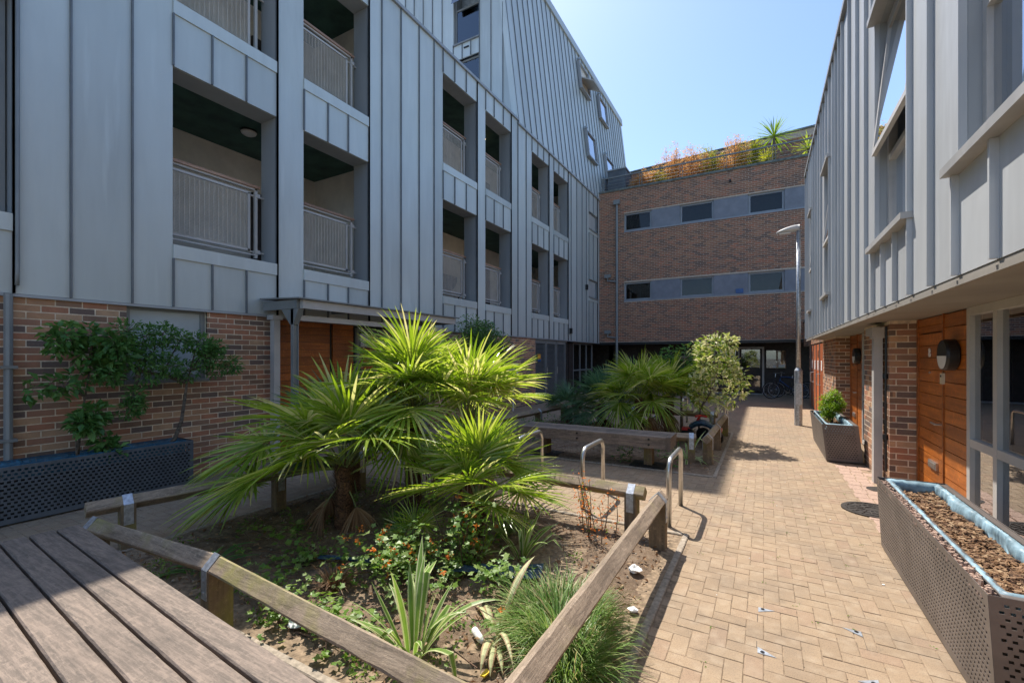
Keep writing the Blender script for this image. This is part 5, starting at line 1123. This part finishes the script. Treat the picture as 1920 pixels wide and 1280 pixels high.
# geranium-like leafy plants with dry orange flowers
def leafy(label, spots, seed, fl=True):
    rg = random.Random(seed); b = Vector((*spots[0][:2], 0)); t = empty('flowering_plant', label, 'plant', b); st = MB(); lv = MB(); fws = []
    for x, y, z in spots:
        st.tube([(b.x + (x - b.x) * .3, b.y + (y - b.y) * .3, 0), (b.x + (x - b.x) * .7, b.y + (y - b.y) * .7, z * .6), (x, y, z)], [.005, .004, .002], 5)
        for _ in range(13):
            p = Vector((x + rg.gauss(0, .055), y + rg.gauss(0, .055), z + rg.gauss(0, .045))); n = Vector((rg.uniform(-.6, .6), rg.uniform(-.6, .6), 1)).normalized(); u = n.orthogonal().normalized(); u.rotate(Matrix.Rotation(rg.uniform(0, 6.28), 3, n)); v = n.cross(u); r = rg.uniform(.015, .032)
            pts = []
            for k in range(10): a = 2 * math.pi * k / 10; q = r * (1.1 if k % 2 == 0 else .72) * (.35 if k == 5 else 1); pts.append(p + (u * math.cos(a) + v * math.sin(a)) * q + n * (q * .15 * math.cos(2 * a)))
            lv.face(pts)
        if fl and rg.random() < .55:
            c = Vector((x, y, z + .06)); fw = MB(); fws.append(fw)
            for _ in range(9): one_leaf(fw, c + Vector((rg.gauss(0, .010), rg.gauss(0, .010), rg.gauss(0, .010))), Vector((0, 0, -.3)), .026, rg, .7)
    P(st, 'stem', 'twig', t); P(lv, 'foliage', 'lime', t)
    for fw in fws: P(fw, 'flower', 'orangefl', t)
rg = random.Random(131)
leafy('lobed-leaf plant with orange dead flower heads, centre of near bed', [(-2.28 + rg.gauss(0, .27), 2.42 + rg.gauss(0, .16), rg.uniform(.06, .30)) for _ in range(52)], 133)
leafy('lobed-leaf plant with orange heads before the right palm trunk', [(-2.02 + rg.gauss(0, .13), 2.85 + rg.gauss(0, .13), rg.uniform(.10, .45)) for _ in range(34)], 135)
leafy('trailing leafy plant under the left palm', [(-3.3 + rg.gauss(0, .35), 2.2 + rg.gauss(0, .2), rg.uniform(.04, .16)) for _ in range(18)], 139, False)
leafy('low leafy plant behind the front rail near the pale scrap', [(-2.35 + rg.gauss(0, .3), 1.75 + rg.gauss(0, .08), rg.uniform(.03, .14)) for _ in range(26)], 143, False)
leafy('small lime-leaved seedling plant by the blue tarp', [(-1.62 + rg.gauss(0, .07), 2.6 + rg.gauss(0, .08), rg.uniform(.08, .25)) for _ in range(9)], 137, False)
# twiggy orange plant
t = empty('withered_shrub', 'thin withered shrub with orange brown leaves before the back rail', 'shrub', (-1.35, 3.95, 0)); rg = random.Random(141); st = MB(); lv = MB(); lg = MB()
for i in range(9):
    p = Vector((-1.35 + rg.gauss(0, .12), 3.9 + rg.gauss(0, .08), 0)); q = p + Vector((rg.gauss(0, .06), rg.gauss(0, .06), rg.uniform(.3, .62))); st.tube([p, p.lerp(q, .5) + Vector((.015, 0, 0)), q], [.005, .004, .002], 5)
    for _ in range(26):
        u = rg.random() ** .7; c = p.lerp(q, u) + Vector((rg.gauss(0, .03), rg.gauss(0, .03), rg.gauss(0, .01))); one_leaf(lv if rg.random() < .8 else lg, c, Vector((rg.uniform(-1, 1), rg.uniform(-1, 1), .2)), .032, rg, .5)
P(st, 'stem', 'twig', t); P(lv, 'withered_leaves', 'orangefl', t); P(lg, 'green_leaves', 'lime', t)
# weeds, dead leaves, stones, sticks
wd = MB(); rgg = random.Random(151)
for _ in range(95):
    x, y = rgg.uniform(-4.4, -.9), rgg.uniform(1.6, 4.1)
    if x > -1.9 and y > 2.5 and rgg.random() < .85: continue
    leaves(wd, (x, y, .03), rgg.uniform(.05, .13), rgg.randint(15, 45), .035, rgg, .5, squash=(1, 1, .45))
tag(wd.build('weeds', 'shrub_w' if 'shrub_w' in M else 'lime', kind='stuff'), 'low green weeds scattered over the soil of near bed', 'weeds')
dl = MB()
for b_, n_ in ((BED1, 2600), (BED2, 900)):
    for _ in range(n_):
        x, y = rgg.uniform(b_[0] + .05, b_[2] - .05), rgg.uniform(b_[1] + .05, b_[3] - .05); one_leaf(dl, Vector((x, y, .018 + rgg.uniform(0, .02))), Vector((rgg.uniform(-1, 1), rgg.uniform(-1, 1), 0)), rgg.uniform(.012, .05), rgg, rgg.uniform(.2, .7))
tag(dl.build('dead_leaves', 'dry', kind='stuff'), 'dry brown dead leaves littering both planting beds', 'leaf litter')
sn_ = MB()
for _ in range(700):
    x, y = rgg.uniform(BED1[0] + .05, BED1[2] - .03), rgg.uniform(BED1[1] + .05, BED1[3] - .03); r = rgg.uniform(.004, .014); c = Vector((x, y, .012)); sn_.tube([c - Vector((0, 0, r * .6)), c, c + Vector((0, 0, r * .6))], [r * .6, r, r * .5], 5)
tag(sn_.build('stones', 'kerb', kind='stuff'), 'small pale stones on the soil of near bed', 'stones')
tw = MB()
for _ in range(60):
    x, y = rgg.uniform(-4.2, -.8), rgg.uniform(1.65, 4.1); a = rgg.uniform(0, 6.28); l = rgg.uniform(.08, .35); tw.tube([(x, y, .03), (x + math.cos(a) * l * .5, y + math.sin(a) * l * .5, .05 + rgg.uniform(0, .04)), (x + math.cos(a + .3) * l, y + math.sin(a + .3) * l, .03)], [.004, .003, .0015], 4)
tag(tw.build('fallen_twigs', 'twig', kind='stuff'), 'thin fallen twigs and roots on the soil of near bed', 'twigs')
# blue tarp scrap
m = MB(); A = Vector((-3.05, 2.33, .05)); Bq = Vector((-1.95, 2.68, .07)); C = Vector((-1.42, 2.98, .05)); rgt = random.Random(161); prev = None
for k in range(41):
    u = k / 40; c = A.lerp(Bq, u / .62) if u < .62 else Bq.lerp(C, (u - .62) / .38); w = .022 + (.085 * max(0, (u - .58) / .42) ** .6 if u > .58 else 0)
    cur = []
    for q in range(9): s = -1 + q / 4; cur.append((c.x - s * w * .35, c.y + s * w, c.z + .016 * mn.noise((u * 9, s * 2.3, 0)) + .010 * math.sin(s * 7 + u * 20) + rgt.uniform(-.002, .002)))
    if prev:
        for q in range(8): m.face([prev[q], prev[q + 1], cur[q + 1], cur[q]])
    prev = cur
tag(m.build('tarp_scrap', 'tarp', smooth=True), 'twisted strip of dark blue tarpaulin lying across near bed', 'tarp')
# litter
def crumple(label, loc, r, seed, mat='paper', name='paper_scrap', sq=.5):
    rg = random.Random(seed); m = MB(); rows = []
    for i in range(7):
        th = math.pi * i / 6; rows.append([(loc[0] + r * rg.uniform(.6, 1.2) * math.sin(th) * math.cos(2 * math.pi * k / 10), loc[1] + r * rg.uniform(.6, 1.2) * math.sin(th) * math.sin(2 * math.pi * k / 10), loc[2] + r * sq * (1 + math.cos(th)) * rg.uniform(.7, 1.2)) for k in range(10)])
    for p, q in zip(rows, rows[1:]):
        for k in range(10): m.face([p[k], p[(k + 1) % 10], q[(k + 1) % 10], q[k]])
    tag(m.build(name, mat), label, 'litter', 'litter in the beds')
crumple('crumpled white tissue on soil near the right post', (-.84, 3.36, .015), .05, 1)
crumple('white paper scrap on soil beside the edging shadow', (-.72, 2.85, .01), .035, 2, sq=.3)
crumple('small pale paper scrap under the front rail', (-2.45, 1.72, .01), .06, 3, sq=.25)
tag(MB().tube([(-1.47, 2.17, .03), (-1.40, 2.12, .032), (-1.37, 2.10, .03)], [.02, .021, .012], 14).build('cup', 'white', smooth=True), 'small white plastic pot lying beside the flax', 'cup')
lb2 = MB().hexa([(-1.24, 1.88, .02), (-1.215, 1.88, .02), (-1.21, 1.93, .02), (-1.235, 1.93, .02), (-1.24, 1.88, .026), (-1.215, 1.88, .03), (-1.21, 1.93, .026), (-1.235, 1.93, .032)]); tag(lb2.build('wrapper', 'yellow'), 'yellow and white crushed wrapper beside the grass clump', 'wrapper')
bs = MB(); rgg = random.Random(171)
for _ in range(22): x, y = rgg.uniform(-.55, .85), rgg.uniform(2.2, 13); r = rgg.uniform(.003, .009); bs.disc((x, y, .0005), (0, 0, 1), r, .003, 6)
tag(bs.build('paper_bits', 'paper', kind='stuff'), 'tiny white bits scattered on the sunlit paving', 'litter')
jm = MB()
for _ in range(45):
    x, y = rgg.uniform(-.6, .9), rgg.uniform(2, 9); x = round(x / .092) * .092; 
    for q in range(4): one_leaf(jm, Vector((x + rgg.gauss(0, .012), y + rgg.gauss(0, .012), .001)), Vector((0, 0, .4)), .014, rgg, .5)
tag(jm.build('joint_weeds', 'lime', kind='stuff'), 'tiny green weeds in the paving joints', 'weeds')

# roof planting on the far building
def bamboo(label, x, y, h, n, seed, mats):
    rg = random.Random(seed); t = empty('bamboo', label, 'bamboo', (x, y, BZ1), 'bamboo along the far roof terrace'); st = MB(); lv = MB()
    for _ in range(n):
        p = Vector((x + rg.gauss(0, .2), y + rg.gauss(0, .12), BZ1)); q = p + Vector((rg.gauss(0, .1), rg.gauss(0, .1), h * rg.uniform(.55, 1.05))); st.tube([p, p.lerp(q, .6) + Vector((rg.gauss(0, .02), 0, 0)), q], [.008, .006, .003], 4)
        for _ in range(110): u = rg.random() ** .95; one_leaf(lv, p.lerp(q, u) + Vector((rg.gauss(0, .09), rg.gauss(0, .09), rg.gauss(0, .04))), Vector((rg.uniform(-1, 1), rg.uniform(-1, 1), -.2)), .15, rg, .18)
    P(st, 'canes', 'twig', t); P(lv, 'foliage', mats, t)
spec = [(-5.2, 1.0, 'bamboo_o'), (-4.75, 1.25, 'bamboo_o'), (-4.3, 1.15, 'bamboo_g'), (-3.75, 1.95, 'bamboo_o'), (-3.3, 1.5, 'bamboo_o'), (-2.75, 1.9, 'bamboo_o'), (-2.35, 1.3, 'bamboo_o'), (-1.95, 1.65, 'bamboo_g'), (-1.5, 1.55, 'bamboo_o'), (-1.0, 1.9, 'bamboo_o'), (-.6, 1.6, 'bamboo_g'), (-.2, 1.65, 'bamboo_g')]
wordn = ['first', 'second', 'third', 'fourth', 'fifth', 'sixth', 'seventh', 'eighth', 'ninth', 'tenth', 'eleventh', 'twelfth']
for i, (x, h, mm) in enumerate(spec): bamboo('%s bamboo clump, %s from the left on the far roof' % ('withered orange' if mm == 'bamboo_o' else 'yellow-green', wordn[i]), x, 21.5 + .1 * (i % 3), h, 13, 200 + i, mm)
def cordyline(label, base, h, n, L, seed, mat='palm'):
    rg = random.Random(seed); t = empty('cordyline', label, 'cordyline', base, 'spiky plants on the far roof'); b = Vector(base); P(MB().tube([b, b + Vector((.02, 0, h * .5)), b + Vector((0, 0, h))], [.06, .05, .045], 8), 'trunk', 'trunk', t); m = MB()
    for i in range(n):
        a = rg.uniform(0, 6.28); u = i / n; strap(m, b + Vector((0, 0, h)), a, L * rg.uniform(.75, 1.1), .018, .1 + 1.9 * u, rg.uniform(.05, .5), rg, False)
    P(weld(m), 'leaves', [mat, mat], t)
cordyline('spiky cordyline tree with trunk rising above the far roof railing', (.36, 21.3, BZ1), 1.35, 75, .95, 301); cordyline('low yellow-green spiky plant under the roof cordyline', (.1, 21.0, BZ1), .3, 45, .6, 303, 'bamboo_g'); cordyline('dark spiky plant at the right end of the far roof', (1.55, 21.2, BZ1), .55, 60, .75, 305)
